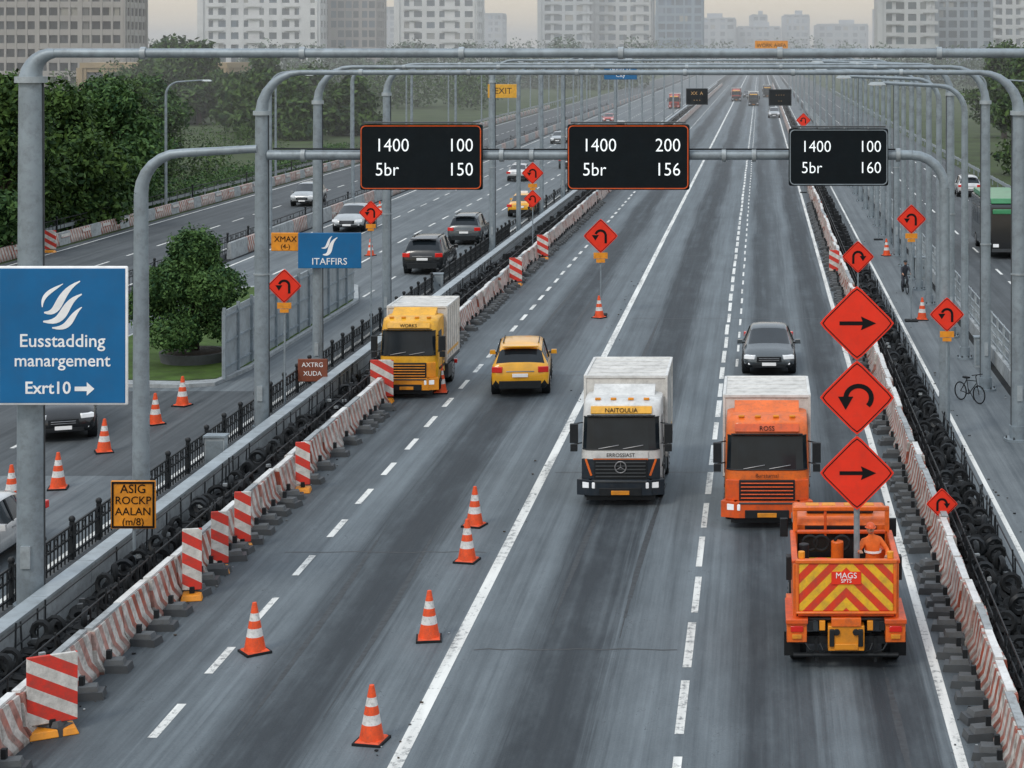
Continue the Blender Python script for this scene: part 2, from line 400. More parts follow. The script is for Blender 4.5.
# ------------------------------------------------------------------ striped barriers
def barrier(name,X,ranges,side):
    b=MB()
    prof=[(-.30,0),(-.30,.08),(-.17,.30),(-.11,.92),(.11,.92),(.17,.30),(.30,.08),(.30,0)]
    for (y0,y1) in ranges:
        y=y0
        while y<y1:
            L=1.9 if y<250 else 6
            jx=R.uniform(-.06,.06) if y<250 else 0; jr=R.uniform(-.045,.045) if y<250 else 0; jz=R.uniform(-.03,.0)
            vs=[]
            for t,(ya) in enumerate((y+.03,y+L-.03)):
                dx=jx+jr*(ya-y-L/2)
                for p in prof: vs.append((X+dx+p[0],ya,p[1]*1.0+jz*(p[1]>.5)))
            n=8; fs=[(0,1,2,3,4,5,6,7),(15,14,13,12,11,10,9,8)]
            for i in range(7): fs.append((i,8+i,9+i,i+1))
            b.add(vs,fs,M['barr'])
            b.box((X+jx,y+L/2,.95+jz),(.16,L-.1,.05),M['wht'] if R.random()<.6 else M['conc'])
            if y<160:
                for q in ((.45,) if R.random()<.4 else (.25,1.2)):
                    fx=X+side*(.55+R.uniform(-.06,.08)); fy=y+q+R.uniform(-.15,.15); rz=R.uniform(-.3,.3)
                    b.box((fx,fy,.075),(.62,.42,.15),M['brush'],rz=rz,tx=.9,ty=.9)
                    b.box((fx-.03*side,fy,.20),(.42,.32,.10),M['concd'],rz=rz+.1,tx=.85,ty=.85)
                    b.box((fx-.15*side,fy,.33),(.10,.10,.2),M['blkm'])
            y+=L
    return b.obj(name,ang=30)
barrier('striped_concrete_barrier',-14.0,[(30,69.5),(82,700)],1)
barrier('striped_concrete_barrier',4.72,[(30,700)],-1)

def tyreband(name,x0,x1,y0,y1):
    b=MB(); y=y0
    rows=max(2,int((x1-x0)/.42))
    while y<y1:
        near=y<110
        st=.42 if near else (.8 if y<220 else 2.0)
        for k in range(rows):
            x=x0+(x1-x0)*(k+.5)/rows+R.uniform(-.06,.06)
            yy=y+R.uniform(-.08,.08)
            if near:
                for lev in range(2):
                    b.torus((x,yy,.14+.2*lev+R.uniform(-.03,.05)),.21,.085,M['blk'],'Z',10,5,tilt=R.uniform(-.5,.5))
                if R.random()<.55: b.torus((x,yy,.58+R.uniform(-.06,.08)),.2,.07,M['blkm'] if R.random()<.4 else M['blk'],R.choice('XY'),10,5,tilt=R.uniform(-.5,.5))
                if R.random()<.16: b.box((x,yy,.62),(.12,.1,.08),M['conc'] if R.random()<.5 else M['brush'],rz=R.random())
            else:
                h=R.uniform(.4,.85)
                b.box((x,yy,h/2),(.34,st*.7,h),M['blk'],rz=R.uniform(-.5,.5),tx=.6,ty=.6)
        if near and R.random()<.9:
            x=(x0+x1)/2+R.choice((-1,1))*(x1-x0)/2
            b.cyl((x,y,0),(x+R.uniform(-.05,.05),y,1.05+R.uniform(-.1,.1)),.022,M['blkm'],5)
        y+=st
    for xx in (x0,x1):
        for z in (.62,.98): b.cyl((xx,y0,z),(xx,400,z),.02,M['blkm'],5)
    return b.obj(name,ang=60)
tyreband('tyre_wall',-15.45,-14.45,31,420)
tyreband('tyre_wall',5.1,6.05,31,420)

b=MB(); y=30
while y<700:
    L=3.0 if y<300 else 12
    b.box((-15.95,y+L/2,.42),(.26,L-.03,.84),M['conc'],tx=.8)
    b.box((-15.95,y+L/2,.88),(.42,L-.03,.07),M['galv2'])
    y+=L
b.obj('concrete_parapet_wall',ang=30)
def picket(name,X,y0,y1,h,st,z0=0,m=None):
    m=m or M['blkm']; b=MB(); y=y0
    b.box((X,(y0+y1)/2,z0+.15),(.3,y1-y0,.3),M['concd'])
    for z in (.45,h*.75,h): b.box((X,(y0+y1)/2,z0+z),(.05,y1-y0,.05),m)
    i=0
    while y<y1:
        s=st if y<130 else st*3
        if i%8==0: b.box((X,y,z0+h/2+.05),(.10,.10,h+.1),m); b.ball((X,y,z0+h+.16),(.09,.09,.09),m,6,5)
        else:
            b.box((X,y,z0+h*.6),(.03,.03,h*.8),m)
            if i%2: b.torus((X,y+s*.5,z0+h*.87),.09,.018,m,'X',8,4)
        y+=s; i+=1
    return b.obj(name)
picket('iron_fence',-17.15,32,260,1.15,.24)
picket('iron_fence',-33.4,100,420,1.3,.6)
picket('iron_fence',-47.6,95,300,1.5,.7)

b=MB(); y=30
while y<420:
    L=2.0 if y<200 else 4
    b.box((9.75,y,1.0),(.09,.09,2.0),M['galv2'])
    b.box((9.75,y+L/2,.3),(.18,L-.02,.6),M['conc'])
    for z in (.8,1.2,1.55,1.95): b.box((9.75,y+L/2,z),(.045,L-.09,.05),M['galv2'])
    if y<150:
        b.tube([(9.75,y,1.95),(10.25,y+.9,.05)],.03,M['galv2'],5)
        for k in range(1,8): b.box((9.75,y+L*k/8,1.2),(.02,.02,.78),M['galv2'])
    y+=L
b.obj('steel_railing')
b=MB(); y=95
while y<600:
    b.box((22.4,y,.45),(.1,.1,.9),M['galv']); b.box((22.35,y+2,.7),(.06,3.98,.3),M['galv2']); y+=4
b.obj('guardrail')
b=MB(); y=90
while y<420:
    b.box((-46.6,y+1,.42),(.35,1.94,.85),M['barr'] if int(y/2)%3 else M['conc'],tx=.6)
    if int(y/2)%2: b.box((-46.42,y+1,.62),(.03,1.5,.22),M['rw'])
    y+=2
b.obj('plastic_barrier',ang=30)
b=MB(); y=118
while y<600:
    b.box((-33.0,y+2,.5),(.3,3.9,1.0),M['conc'] if int(y/4)%3 else M['barr'],tx=.6); y+=4
b.obj('concrete_median_barrier',ang=30)
b=MB(); y=70
while y<500:
    b.box((-48.5,y,.5),(.1,.1,1.0),M['galv']); b.box((-48.4,y+2,.8),(.05,3.98,.3),M['galv2']); y+=4
b.obj('guardrail')

b=MB()
isl=[(-21.1,73.5),(-20.7,77),(-20.7,98),(-22,104),(-25,107),(-28.2,103),(-28.6,79),(-28,75.3),(-25,73.3),(-22.4,73.0)]
n=len(isl)
def ins(p,k): cx,cy=-24.6,89; return (cx+(p[0]-cx)*k, cy+(p[1]-cy)*k)
top=[(*p,.14) for p in isl]
b.add([(p[0],p[1],0) for p in isl]+top,[(i,(i+1)%n,n+(i+1)%n,n+i) for i in range(n)]+[tuple(range(n,2*n))],M['conc'])
b.obj('traffic_island',ang=20)
b=MB(); b.face([(*ins(p,.95),.16) for p in isl],M['lawn']); b.obj('lawn',ang=0)
b=MB(); y=74.4
while y<97:
    b.box((-21.05,y+1,1.45),(.06,1.96,2.6),M['galv2']); b.box((-20.98,y,1.5),(.12,.1,2.8),M['galv'])
    for z in (.5,1.5,2.5): b.box((-21.0,y+1,z),(.05,1.9,.08),M['galv'])
    y+=2
b.obj('hoarding_fence')
b=MB(); b.tube([(-23.4,78.6,.16),(-23.4,78.6,.55)],[1.35,1.42],M['concd'],20); b.tube([(-23.4,78.6,.55),(-23.4,78.6,.6)],[1.25,1.1],M['bark'],20); b.obj('tree_planter')
sheet('service_road_patch',-33.0,-17.6,58,72.4,.003,M['asphd'])

# ------------------------------------------------------------------ trees
def leafcloud(name, lobes, n, size, m, parent=None, seed=1, loc=(0,0,0)):
    rg=np.random.default_rng(seed)
    lob=np.array([l[:6] for l in lobes],float); wts=lob[:,3]*lob[:,4]+lob[:,3]*lob[:,5]; wts/=wts.sum()
    idx=rg.choice(len(lob),n,p=wts)
    d=rg.normal(size=(n,3)); d/=np.linalg.norm(d,axis=1)[:,None]
    rad=rg.uniform(.35,1.0,n)**.45
    rad*=1+.16*np.sin(d[:,0]*7+idx)*np.cos(d[:,2]*6+idx*2)
    c=lob[idx,:3]+d*rad[:,None]*lob[idx,3:6]
    c+=rg.normal(size=(n,3))*size*.5
    nr=d*.6+rg.normal(size=(n,3))*.75; nr[:,2]+=.35; nr/=np.linalg.norm(nr,axis=1)[:,None]
    a=np.cross(nr,rg.normal(size=(n,3))); a/=np.linalg.norm(a,axis=1)[:,None]; bb=np.cross(nr,a)
    s=size*rg.uniform(.55,1.25,n)[:,None]
    v=np.empty((n,4,3)); v[:,0]=c-a*s; v[:,1]=c-bb*s*.5; v[:,2]=c+a*s; v[:,3]=c+bb*s*.5
    v[:,:,2]=np.maximum(v[:,:,2],.02)
    me=bpy.data.meshes.new(name); me.vertices.add(n*4); me.vertices.foreach_set('co',v.reshape(-1))
    me.loops.add(n*4); me.loops.foreach_set('vertex_index',np.arange(n*4)); me.polygons.add(n)
    me.polygons.foreach_set('loop_start',np.arange(n)*4); me.polygons.foreach_set('loop_total',np.full(n,4))
    me.materials.append(m); me.update(calc_edges=True)
    o=bpy.data.objects.new(name,me); COL.objects.link(o); o.parent=parent; o.location=loc
    return o
def tree(loc,h,cr,n=9000,ls=.16,m='leaf',seed=1,base=.3,name='deciduous_tree',nl=17):
    rr=random.Random(seed); e=empty(name,loc,rr.uniform(0,6))
    b=MB(); th=h*.55; tr=h*.022+.05
    b.tube([(0,0,0),(tr*.3,0,th*.4),(0,tr*.4,th),(0.1,0,h*.8)],[tr*1.3,tr,tr*.7,tr*.2],M['bark'],9)
    lobes=[]
    for i in range(nl):
        a=i*2.4+rr.uniform(-.4,.4); t=rr.uniform(base,.9); q=math.sin(min(1,(t-base+.22)/(1-base))*math.pi)**.5
        r=cr*q*rr.uniform(.42,.8); z=h*t; lr=cr*rr.uniform(.22,.42)
        p=(r*math.cos(a),r*math.sin(a),z)
        lobes.append((*p,lr,lr,lr*.72))
        z0=th*rr.uniform(.35,.9)
        b.tube([(0,0,z0),(p[0]*.5,p[1]*.5,(z0+z)/2+.1*h*.3),p],[tr*.5,tr*.3,tr*.1],M['bark'],5)
    lobes.append((0,0,h*.85,cr*.4,cr*.4,h*.13)); lobes.append((0,0,h*.6,cr*.5,cr*.5,h*.2)); lobes.append((0,0,h*.38,cr*.6,cr*.6,h*.18))
    b.obj('trunk',e); leafcloud('foliage',lobes,n,ls,m if not isinstance(m,str) else M[m],e,seed)
    return e
tree((-23.4,78.6,.5),5.0,2.7,34000,.095,'leafb',3,base=.16,nl=30)
for i,(x,y,h,c) in enumerate([(-49.8,118,9,4.4),(-50.5,127,11.3,5.8),(-51,138,11,5.4),(-52,152,10.5,5.5),(-57,135,12,5.8),(-50.5,109,7.5,4.0),(-57,165,10.5,5.5),(-53,144,9.5,5.5),(-62,185,10,5.5),(-66,205,10,6)]):
    tree((x,y,0),h,c,15000,.25,'leaf' if i%3 else 'leafb',20+i,base=.1,nl=24)
for i,(x,y,h,c) in enumerate([(-98,332,15,7),(-90,345,13,6),(-108,350,16,8),(-68,276,9,5),(-74,282,10,5.5),(-62,290,9,5),(-82,300,9,5),(-120,380,14,8),(-78,330,10,6),(-100,300,9,6)]):
    tree((x,y,0),h,c,6000,.55,'leaf',40+i,base=.08)
for i,(x,y,h,c) in enumerate([(27,150,9,4.5),(29,170,11,5),(30,200,12,6),(33,235,13,6),(36,280,14,7),(44,300,15,7),(50,340,16,8)]):
    tree((x,y,0),h,c,6000,.4,'leaf',60+i,base=.12)
def treeline(x0,x1,y,h,n,seed,m='leaff',yj=30):
    rr=random.Random(seed); lob=[]; x=x0
    while x<x1:
        hh=h*rr.uniform(.65,1.15); r=hh*.55
        lob.append((x,y+rr.uniform(-yj,yj),hh*.5,r,r,hh*.55)); x+=r*.6
    leafcloud('distant_trees',lob,n,h*.05,M[m],None,seed)
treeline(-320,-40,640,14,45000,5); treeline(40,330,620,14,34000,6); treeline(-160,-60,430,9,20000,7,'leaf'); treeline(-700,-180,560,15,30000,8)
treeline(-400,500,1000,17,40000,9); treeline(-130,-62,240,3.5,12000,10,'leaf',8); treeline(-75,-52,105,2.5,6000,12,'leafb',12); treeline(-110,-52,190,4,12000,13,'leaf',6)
rr=random.Random(5); lob=[]; y=98
while y<230:
    r=rr.uniform(.8,1.7); lob.append((-50+rr.uniform(-.6,.6),y,r*.6,r,r,r*.8)); y+=r*1.1
leafcloud('hedge',lob,26000,.14,M['leafb'],None,31)

# ------------------------------------------------------------------ buildings
def building(name,x0,x1,y,d,h,fl,bay,wall,glass,spand=.38,pier=.3,balc=False,seed=0):  # far buildings get paler, greyer colours, haze put into wall and glass
    e=empty(name,((x0+x1)/2,y,0)); W=x1-x0
    wm=mat(name+'_wall',wall,.85,ns=.08,var=.12,dirt=.15); gm=glassmat(name+'_glass',glass,.15,cell=(bay,bay,fl))
    g=MB(); g.box((0,d/2,h/2-.2),(W-.9,d-.9,h-.4),gm); g.obj('windows',e,ang=0)
    b=MB(); nf=int(h/fl); nb=max(2,int(W/bay)); nd_=max(2,int(d/bay))
    for i in range(nf+1):
        b.box((0,d/2,i*fl),(W,d,fl*spand),wm)
        if balc and i>0:
            for k in range(0,nb,3):
                cx=-W/2+(k+1)*W/nb
                b.box((cx,-.7,i*fl-.4),(W/nb*1.2,1.4,.3),wm); b.box((cx,-1.36,i*fl+.35),(W/nb*1.2,.08,1.1),wm)
    for k in range(nb+1):
        pw=bay*pier*(2.2 if k%4==0 else 1)
        for yy in (.15,d-.15): b.box((-W/2+k*W/nb,yy,h/2),(pw,.55,h+.1),wm)
    for k in range(nd_+1):
        for s in (-1,1): b.box((s*(W/2-.1),k*d/nd_,h/2-.05),(.5,bay*pier,h),wm)
    b.box((0,d/2,h+.6),(W+.6,d+.6,1.2),wm); b.box((W*.1,d/2,h+3),(W*.3,d*.4,4),wm)
    b.obj('facade',e,ang=0); return e
building('office_building',-215,-161,480,18,46,3.5,2.6,(.36,.335,.31),(.03,.034,.04),.42,.2)
building('apartment_building',-258,-205,880,24,70,5.6,5.6,(.68,.68,.67),(.04,.06,.08),.45,.42,True)
building('office_building',-204,-182,900,24,66,4.6,3.6,(.30,.27,.25),(.05,.07,.09),.3,.2)
building('apartment_building',-190,-150,1000,26,80,5.8,5.8,(.70,.70,.68),(.05,.07,.09),.45,.42,True)
building('apartment_building',-136,-108,1180,26,75,6,5.8,(.50,.52,.53),(.08,.11,.13),.4,.35,True)
building('apartment_building',-104,-69,1200,26,85,6,6,(.62,.63,.62),(.07,.10,.13),.42,.38,True)
building('office_tower',-64,-36,1180,30,78,5,5,(.20,.28,.34),(.06,.10,.15),.3,.18)
building('apartment_building',50,70,780,24,50,4.8,4.4,(.50,.51,.50),(.04,.06,.07),.4,.36,True)
building('office_building',76,100,820,24,34,4.4,4.4,(.30,.34,.37),(.05,.08,.11),.32,.28)
building('apartment_building',106,130,900,24,60,4.8,4.6,(.54,.55,.54),(.07,.09,.11),.4,.36,True)
building('office_building',-310,-262,760,26,36,4.2,4.4,(.5,.5,.48),(.08,.09,.1),.4,.33)
for i,(x0,x1,h) in enumerate([(-60,-20,40),(-18,16,33),(20,40,44),(48,90,36),(100,130,52),(-110,-66,46),(-300,-230,48),(-420,-330,55),(-8,6,48)]):
    building('distant_building',x0*1.1,x1*1.1,1650+i*35,30,h,6,7,(.42,.44,.46),(.20,.23,.26),.4,.3)  # pale blue-grey skyline, its haze painted into wall and glass colours
building('low_warehouse',-150,-118,420,18,9,4.5,5,(.40,.30,.18),(.08,.09,.1),.4,.2)

# ------------------------------------------------------------------ gantries, lamps
def arc(cx,cz,r,a0,a1,y,n=6): return [(cx+r*math.cos(a0+(a1-a0)*i/n),y,cz+r*math.sin(a0+(a1-a0)*i/n)) for i in range(n+1)]
def base(b,x,y,r):
    b.cyl((x,y,0),(x,y,.08),r*2.0,M['galv'],12); b.cyl((x,y,.08),(x,y,.5),r*1.25,M['galv'],12)
    for k in range(6):
        a=k*math.pi/3; b.cyl((x+r*1.65*math.cos(a),y+r*1.65*math.sin(a),.08),(x+r*1.65*math.cos(a),y+r*1.65*math.sin(a),.16),.03,M['brush'],6)
def portal(Y,xl,xr,z,rp,rb,crn=1.3,n=12,name='overhead_gantry',joints=True):
    e=empty(name,(0,Y,0)); b=MB()
    for (x,s) in ((xl,1),(xr,-1)):
        base(b,x,0,rp)
        b.tube([(x,0,.4),(x,0,z*.5),(x,0,z-crn)],[rp,rp*.95,rp*.85],M['galv'],n)
        b.cyl((x,0,z-crn-.12),(x,0,z-crn+.02),rp*1.15,M['galv2'],n)
        if rp>.19:
            b.cyl((x,0,z*.45),(x,0,z*.45+.06),rp*1.08,M['galv2'],n); b.box((x-s*.0,-rp*1.0,1.6),(rp*.7,.08,.5),M['galv2'])
            b.cyl((x+s*rp,0,.5),(x+s*rp*.9,0,z-crn),.025,M['brush'],6)
        A=arc(x+s*crn,z-crn,crn,math.pi if s>0 else 0,math.pi/2,0)
        b.tube(A,[rp*.85+(rb-rp*.85)*i/6 for i in range(7)],M['galv'],n)
    b.obj('posts',e)
    b=MB(); b.cyl((xl+crn,0,z),(xr-crn,0,z),rb,M['galv'],n)
    if joints:
        x=xl+crn+2
        while x<xr-crn-1: b.cyl((x-.06,0,z),(x+.06,0,z),rb*1.35,M['galv2'],n); x+=3.6
    b.obj('beam',e)
    return e
def lamp(x,Y,z,s,L,rp=.17,name='street_lamp',n=9,head=True):
    e=empty(name,(x,Y,0)); b=MB(); base(b,0,0,rp); cr=1.1
    b.tube([(0,0,.4),(0,0,z-cr)],[rp,rp*.8],M['galv'],n)
    A=[(s*(cr-cr*math.cos(t*math.pi/12)),0,z-cr+cr*math.sin(t*math.pi/12)) for t in range(7)]
    b.tube(A+[(s*L,0,z+.12)],[rp*.8]+[rp*.8-(rp*.35)*i/7 for i in range(1,8)],M['galv'],n)
    b.obj('post_and_arm',e)
    if head:
        b=MB(); b.box((s*(L+.25),0,z+.1),(.75,.3,.12),M['galv2'],tx=.7,ty=.6); b.box((s*(L+.28),0,z+.035),(.5,.2,.03),M['lens']); b.obj('luminaire',e)
    return e
portal(43.0,-16.5,7.4,12.93,.31,.105,crn=.55,n=18)
e=portal(63.3,-16.6,8.62,12.25,.25,.085,n=16)
b=MB(); b.cyl((-16.4,0,9.5),(5.05,0,9.5),.165,M['galv'],14)
b.tube(arc(5.05,8.4,1.1,math.pi/2,0,0),.165,M['galv'],14); b.tube([(6.15,0,8.4),(6.15,0,0)],[.165,.19],M['galv'],14)
for x in (-15.2,-8.6,-7.6,-1.2,-.2,4.6): b.cyl((x-.07,0,9.5),(x+.07,0,9.5),.23,M['galv2'],14)
b.tube([(-16.2,-.1,9.72),(-13.5,-.12,9.7),(-8,-.1,9.69),(-1,-.1,9.7),(4.5,-.1,9.69)],.03,M['blkm'],6)
base(b,6.15,0,.19); b.obj('sign_beam',e)
e2=lamp(-17.1,52.5,10.15,1,3.2,.24,n=14,head=False)
Ys=[72.6,86,97,108,120,133,147,163,180,200,222,246,272,300,335,370,410,455,505,560]
for i,Y in enumerate(Ys):
    nn=12 if Y<130 else 7
    if i%3==1 or Y==72.6: portal(Y,-16.9,8.62,12.35,.2,.07,n=nn,joints=Y<120)
    else:
        if Y not in (97,108): lamp(-16.9,Y,11.9+R.uniform(-.2,.3),1,4.6+R.uniform(-1,1),.17,n=nn,head=Y>110)
        lamp(8.62,Y,12.0+R.uniform(-.2,.3),-1,4.4+R.uniform(-1,1),.18,n=nn)
for Y in (80,91.5,103,114,127,140,155,171,190): lamp(8.62,Y,11.6+R.uniform(-.4,.4),-1,3.8+R.uniform(-1,1),.17,n=8)
for i in range(16): lamp(-33.0,128+i*26,11.5,1,3.5,.15,n=7)
for i in range(12): lamp(-46.9,150+i*34,10.5,1,3,.13,n=7)
for i in range(8): lamp(22.6,110+i*40,10.5,-1,3,.14,n=7)
def board(name,x,Y,z,w,h,m,lines=None,tm=None,size=.4,frame=None,t=.14):
    e=empty(name,(x,Y,z)); b=MB(); b.box((0,0,0),(w,t,h),m); b.obj('panel',e,bevel=.03)
    if frame:
        b=MB(); f=.05
        for s in (-1,1):
            b.box((s*(w/2-f),-t/2-.012,0),(f,.02,h-f*1.0),frame); b.box((0,-t/2-.016,s*(h/2-f)),(w-f*1.0,.02,f),frame)
        b.obj('frame',e,bevel=.008)
    for (s,px,pz,sz) in (lines or []): text(s,sz,(px,-t/2-.01,pz),tm,e)
    return e
def vms(x,w,h,rows,fr):
    e=empty('electronic_message_sign',(x,63.0,9.45)); b=MB(); b.box((0,0,0),(w,.28,h),M['vms'])
    b.obj('housing',e,bevel=.07)
    b=MB(); o=w/2-.05; q=h/2-.05; r=.14
    pts=[]
    for (cx,cz,a0) in ((o-r,q-r,0),(-o+r,q-r,math.pi/2),(-o+r,-q+r,math.pi),(o-r,-q+r,1.5*math.pi)):
        for k in range(5): a=a0+k*math.pi/8; pts.append((cx+r*math.cos(a),-.145,cz+r*math.sin(a)))
    pts.append(pts[0]); b.tube(pts,.019,fr,6,cap=False); b.obj('border',e)
    for (a,c,z) in rows:
        text(a,.62*h/2.17,(-w/2+.5*w/4,-.145,z),M['led'],e,'LEFT',sx=.92,bold=-.004)
        text(c,.62*h/2.17,(w/2-.28*w/4,-.145,z),M['led'],e,'RIGHT',sx=.92,bold=-.004)
    b=MB()
    for s in (-.3,.3): b.box((s*w,.23,.05),(.12,.2,h*.7),M['brush'])
    b.box((0,-.02,h/2+.06),(w*.94,.34,.05),M['brush']); b.obj('brackets',e)
vms(-11.22,4.05,2.17,[('1400','100',.38),('5br','150',-.42)],M['orgd'])
vms(-4.36,4.05,2.17,[('1400','200',.38),('5br','156',-.42)],M['orgd'])
vms(2.60,3.3,1.9,[('1400','100',.34),('5br','160',-.36)],M['galv'])
board('electronic_message_sign',-6.9,208,7.9,2.4,1.8,M['vms'],[('XX  A',0,.35,.5),('- - -',0,-.35,.5)],M['ledd'],frame=M['brush'])
board('electronic_message_sign',2.2,208,7.8,2.5,1.8,M['vms'],[('- - - -',0,.3,.45),('- -',0,-.35,.45)],M['ledd'],frame=M['brush'])
board('direction_sign',-14.9,203,10.7,3.5,1.7,M['blue'],[('North 12',0,.3,.6),('City',0,-.4,.6)],M['sigw'])
board('amber_road_sign',1.8,300,13.7,5.2,1.5,M['sigy'],[('WORK AREA',0,0,.8)],M['sigk'])
board('amber_road_sign',-30,222,8.2,3.6,1.6,M['yel'],[('EXIT',0,0,1.0)],M['sigk'])

# ------------------------------------------------------------------ blue signs
e=empty('direction_sign',(-15.55,42.4,6.63))
b=MB(); b.box((0,0,0),(2.9,.08,3.1),M['sigw']); b.obj('panel_edge',e,bevel=.035)
b=MB(); b.box((0,-.045,0),(2.8,.03,3.0),M['blue']); b.obj('panel',e,bevel=.012)
b=MB()
def swirl(ctrl,wd):
    n=14; L=[];Rr=[]
    P=[Vector((c[0],c[1])) for c in ctrl]
    pts=[]
    for i in range(n+1):
        t=i/n; p=P[0]*(1-t)**3+P[1]*3*t*(1-t)**2+P[2]*3*t*t*(1-t)+P[3]*t**3; pts.append(p)
    for i,p in enumerate(pts):
        q=pts[min(n,i+1)]-pts[max(0,i-1)]; nn=Vector((-q.y,q.x)).normalized(); ww=wd*math.sin(math.pi*min(.97,.04+i/n*.95))**.8
        L.append(p+nn*ww); Rr.append(p-nn*ww)
    for i in range(n): b.flat([L[i],L[i+1],Rr[i+1],Rr[i]],-.068,M['sigw'])
swirl([(-.40,.52),(.0,.46),(-.15,.95),(.40,1.22)],.085)
swirl([(-.42,.32),(.15,.26),(-.05,.72),(.44,.93)],.09)
swirl([(-.22,.18),(.22,.14),(.14,.42),(.44,.64)],.07)
swirl([(-.44,.64),(-.46,.92),(-.25,1.0),(.02,1.16)],.045)
b.flat([(.28,-1.23),(.55,-1.23),(.55,-1.33),(.72,-1.18),(.55,-1.03),(.55,-1.13),(.28,-1.13)],-.068,M['sigw'])
b.obj('emblem_and_arrow',e,ang=0)
text('Eusstadding',.41,(0,-.066,-.12),M['sigw'],e,bold=.003); text('manargement',.39,(0,-.066,-.56),M['sigw'],e,bold=.003)
text('Exrt10',.38,(-.32,-.066,-1.17),M['sigw'],e,bold=.006)
b=MB()
for z in (-1.1,1.1): b.box((-.6,.16,z),(1.4,.22,.1),M['brush'])
b.obj('brackets',e)
e=empty('direction_sign',(-16.35,72.2,5.38)); b=MB(); b.box((0,0,0),(2.4,.08,1.35),M['blue']); b.obj('panel',e,bevel=.02)
text('ITAFFIRS',.36,(0,-.05,-.42),M['sigw'],e)
b=MB(); swirl([(-.25,-.15),(.15,-.2),(-.1,.25),(.3,.5)],.08); swirl([(-.3,.1),(.0,.05),(-.1,.4),(.1,.55)],.05); b.v=[(x,-.05,z) for x,y,z in b.v]; b.obj('emblem',e,ang=0)
b=MB(); b.box((-.6,.12,0),(.5,.2,.1),M['brush']); b.obj('bracket',e)
e=board('amber_text_sign',-18.05,72.3,5.7,1.1,.7,M['sigy'],[('XMAX',0,.1,.3),('(4-)',0,-.18,.25)],M['sigk'],t=.05)
b=MB(); b.box((.6,.06,0),(1.0,.06,.06),M['brush']); b.obj('bracket',e)
e=board('amber_text_sign',-15.3,46.4,1.9,1.1,1.18,M['sigy'],[('ASIG',0,.38,.3),('ROCKP',0,.1,.27),('AALAN',0,-.17,.27),('(m/8)',0,-.42,.25)],M['sigk'],frame=M['sigk'],t=.05)
b=MB(); b.cyl((0,.06,-1.9),(0,.06,.5),.045,M['galv'],8); b.obj('post',e)
e=board('brown_text_sign',-16.55,70.3,1.15,1.1,.85,mat('sign_brown',(.22,.06,.03),.6),[('AXTRG',0,.2,.24),('XUDA',0,-.12,.24)],M['sigw'],t=.05)
b=MB(); b.cyl((0,.06,-1.15),(0,.06,.3),.045,M['galv'],8); b.obj('post',e)

# ------------------------------------------------------------------ diamond signs
def diamond(b,z,r,kind,y=0,x=0):
    s=r
    def rnd(k):
        o=[];c=.13*k
        for (cx,cz) in ((0,-1),(1,0),(0,1),(-1,0)):
            d=Vector((cx,cz)); pr=Vector((-cz,cx))
            o+= [d*k-d*c-pr*c, d*k-d*c*.25, d*k-d*c+pr*c]
        return [(p.x,p.y) for p in o]
    P=rnd(1.0); n=len(P)
    vs=[(x+p[0]*s,y-.02,z+p[1]*s) for p in P]+[(x+p[0]*s,y+.02,z+p[1]*s) for p in P]
    b.add(vs,[tuple(range(n)),tuple(range(2*n-1,n-1,-1))]+[((i+1)%n,i,n+i,n+(i+1)%n) for i in range(n)],M['sigo'])
    a=rnd(.94);c=rnd(.905)
    for i in range(n):
        j=(i+1)%n; b.flat([a[i],a[j],c[j],c[i]],y-.026,M['sigk'],(x,z),s)
    if kind=='right': b.flat([(-.46,-.05),(.14,-.05),(.10,-.18),(.5,0),(.10,.18),(.14,.05),(-.46,.05)],y-.028,M['sigk'],(x,z),s)
    elif kind=='curve':
        n2=16; a0,a1=(-.75,math.pi*.98)
        for i in range(n2):
            q=[]
            for (rr,t) in ((.40,i),(.40,i+1),(.27,i+1),(.27,i)):
                an=a0+(a1-a0)*t/n2; q.append((rr*math.cos(an)+.04,rr*math.sin(an)*.92+.0))
            b.flat(q,y-.028,M['sigk'],(x,z),s)
        b.flat([(-.50,.03),(-.10,.03),(-.30,-.32)],y-.0285,M['sigk'],(x,z),s)
    else:
        m=1 if kind!='up' else -1
        n2=12; a0,a1=(-.1,math.pi+.1) if kind=='uturn' else (.3,math.pi)
        for i in range(n2):
            q=[]
            for (rr,t) in ((.36,i),(.36,i+1),(.22,i+1),(.22,i)):
                an=a0+(a1-a0)*t/n2; q.append((m*rr*math.cos(an),rr*math.sin(an)+.02))
            b.flat(q,y-.028,M['sigk'],(x,z),s)
        b.flat([(m*-.36,-.42),(m*-.22,-.42),(m*-.22,.02),(m*-.36,.02)],y-.0285,M['sigk'],(x,z),s)
        b.flat([(m*.10,.05),(m*.50,.05),(m*.30,-.26)],y-.0285,M['sigk'],(x,z),s)
def dsign(X,Y,z,r,kind='uturn',tag=True,ground=0.0,z2=None):
    e=empty('road_works_sign',(X,Y,0)); b=MB(); diamond(b,z,r,kind)
    if z2: diamond(b,z2[0],z2[1],'up')
    b.obj('plate',e,ang=0)
    b=MB(); b.cyl((0,.06,ground),(0,.06,z+r*.5),.035,M['galv'],8); b.box((0,.05,ground+.04),(.6,.6,.08),M['blk'] ); b.obj('post',e)
    if tag:
        b=MB(); b.box((0,-.0,z-r*1.12),(r*.8,.04,r*.34),M['sigy']); b.box((0,-.0,z-r*1.42),(r*.5,.04,r*.2),M['sigy']); b.obj('amber_plate',e)
dsign(-16.85,67.3,4.64,.62,'up'); dsign(-17.0,83,5.9,.53,'up'); dsign(-14.6,122,5.1,.72,'up',z2=(3.45,.58))
dsign(-7.8,93,3.9,.86,'up'); dsign(4.55,88.2,3.4,.76,'uturn',False); dsign(7.25,91,4.9,.72,'up')
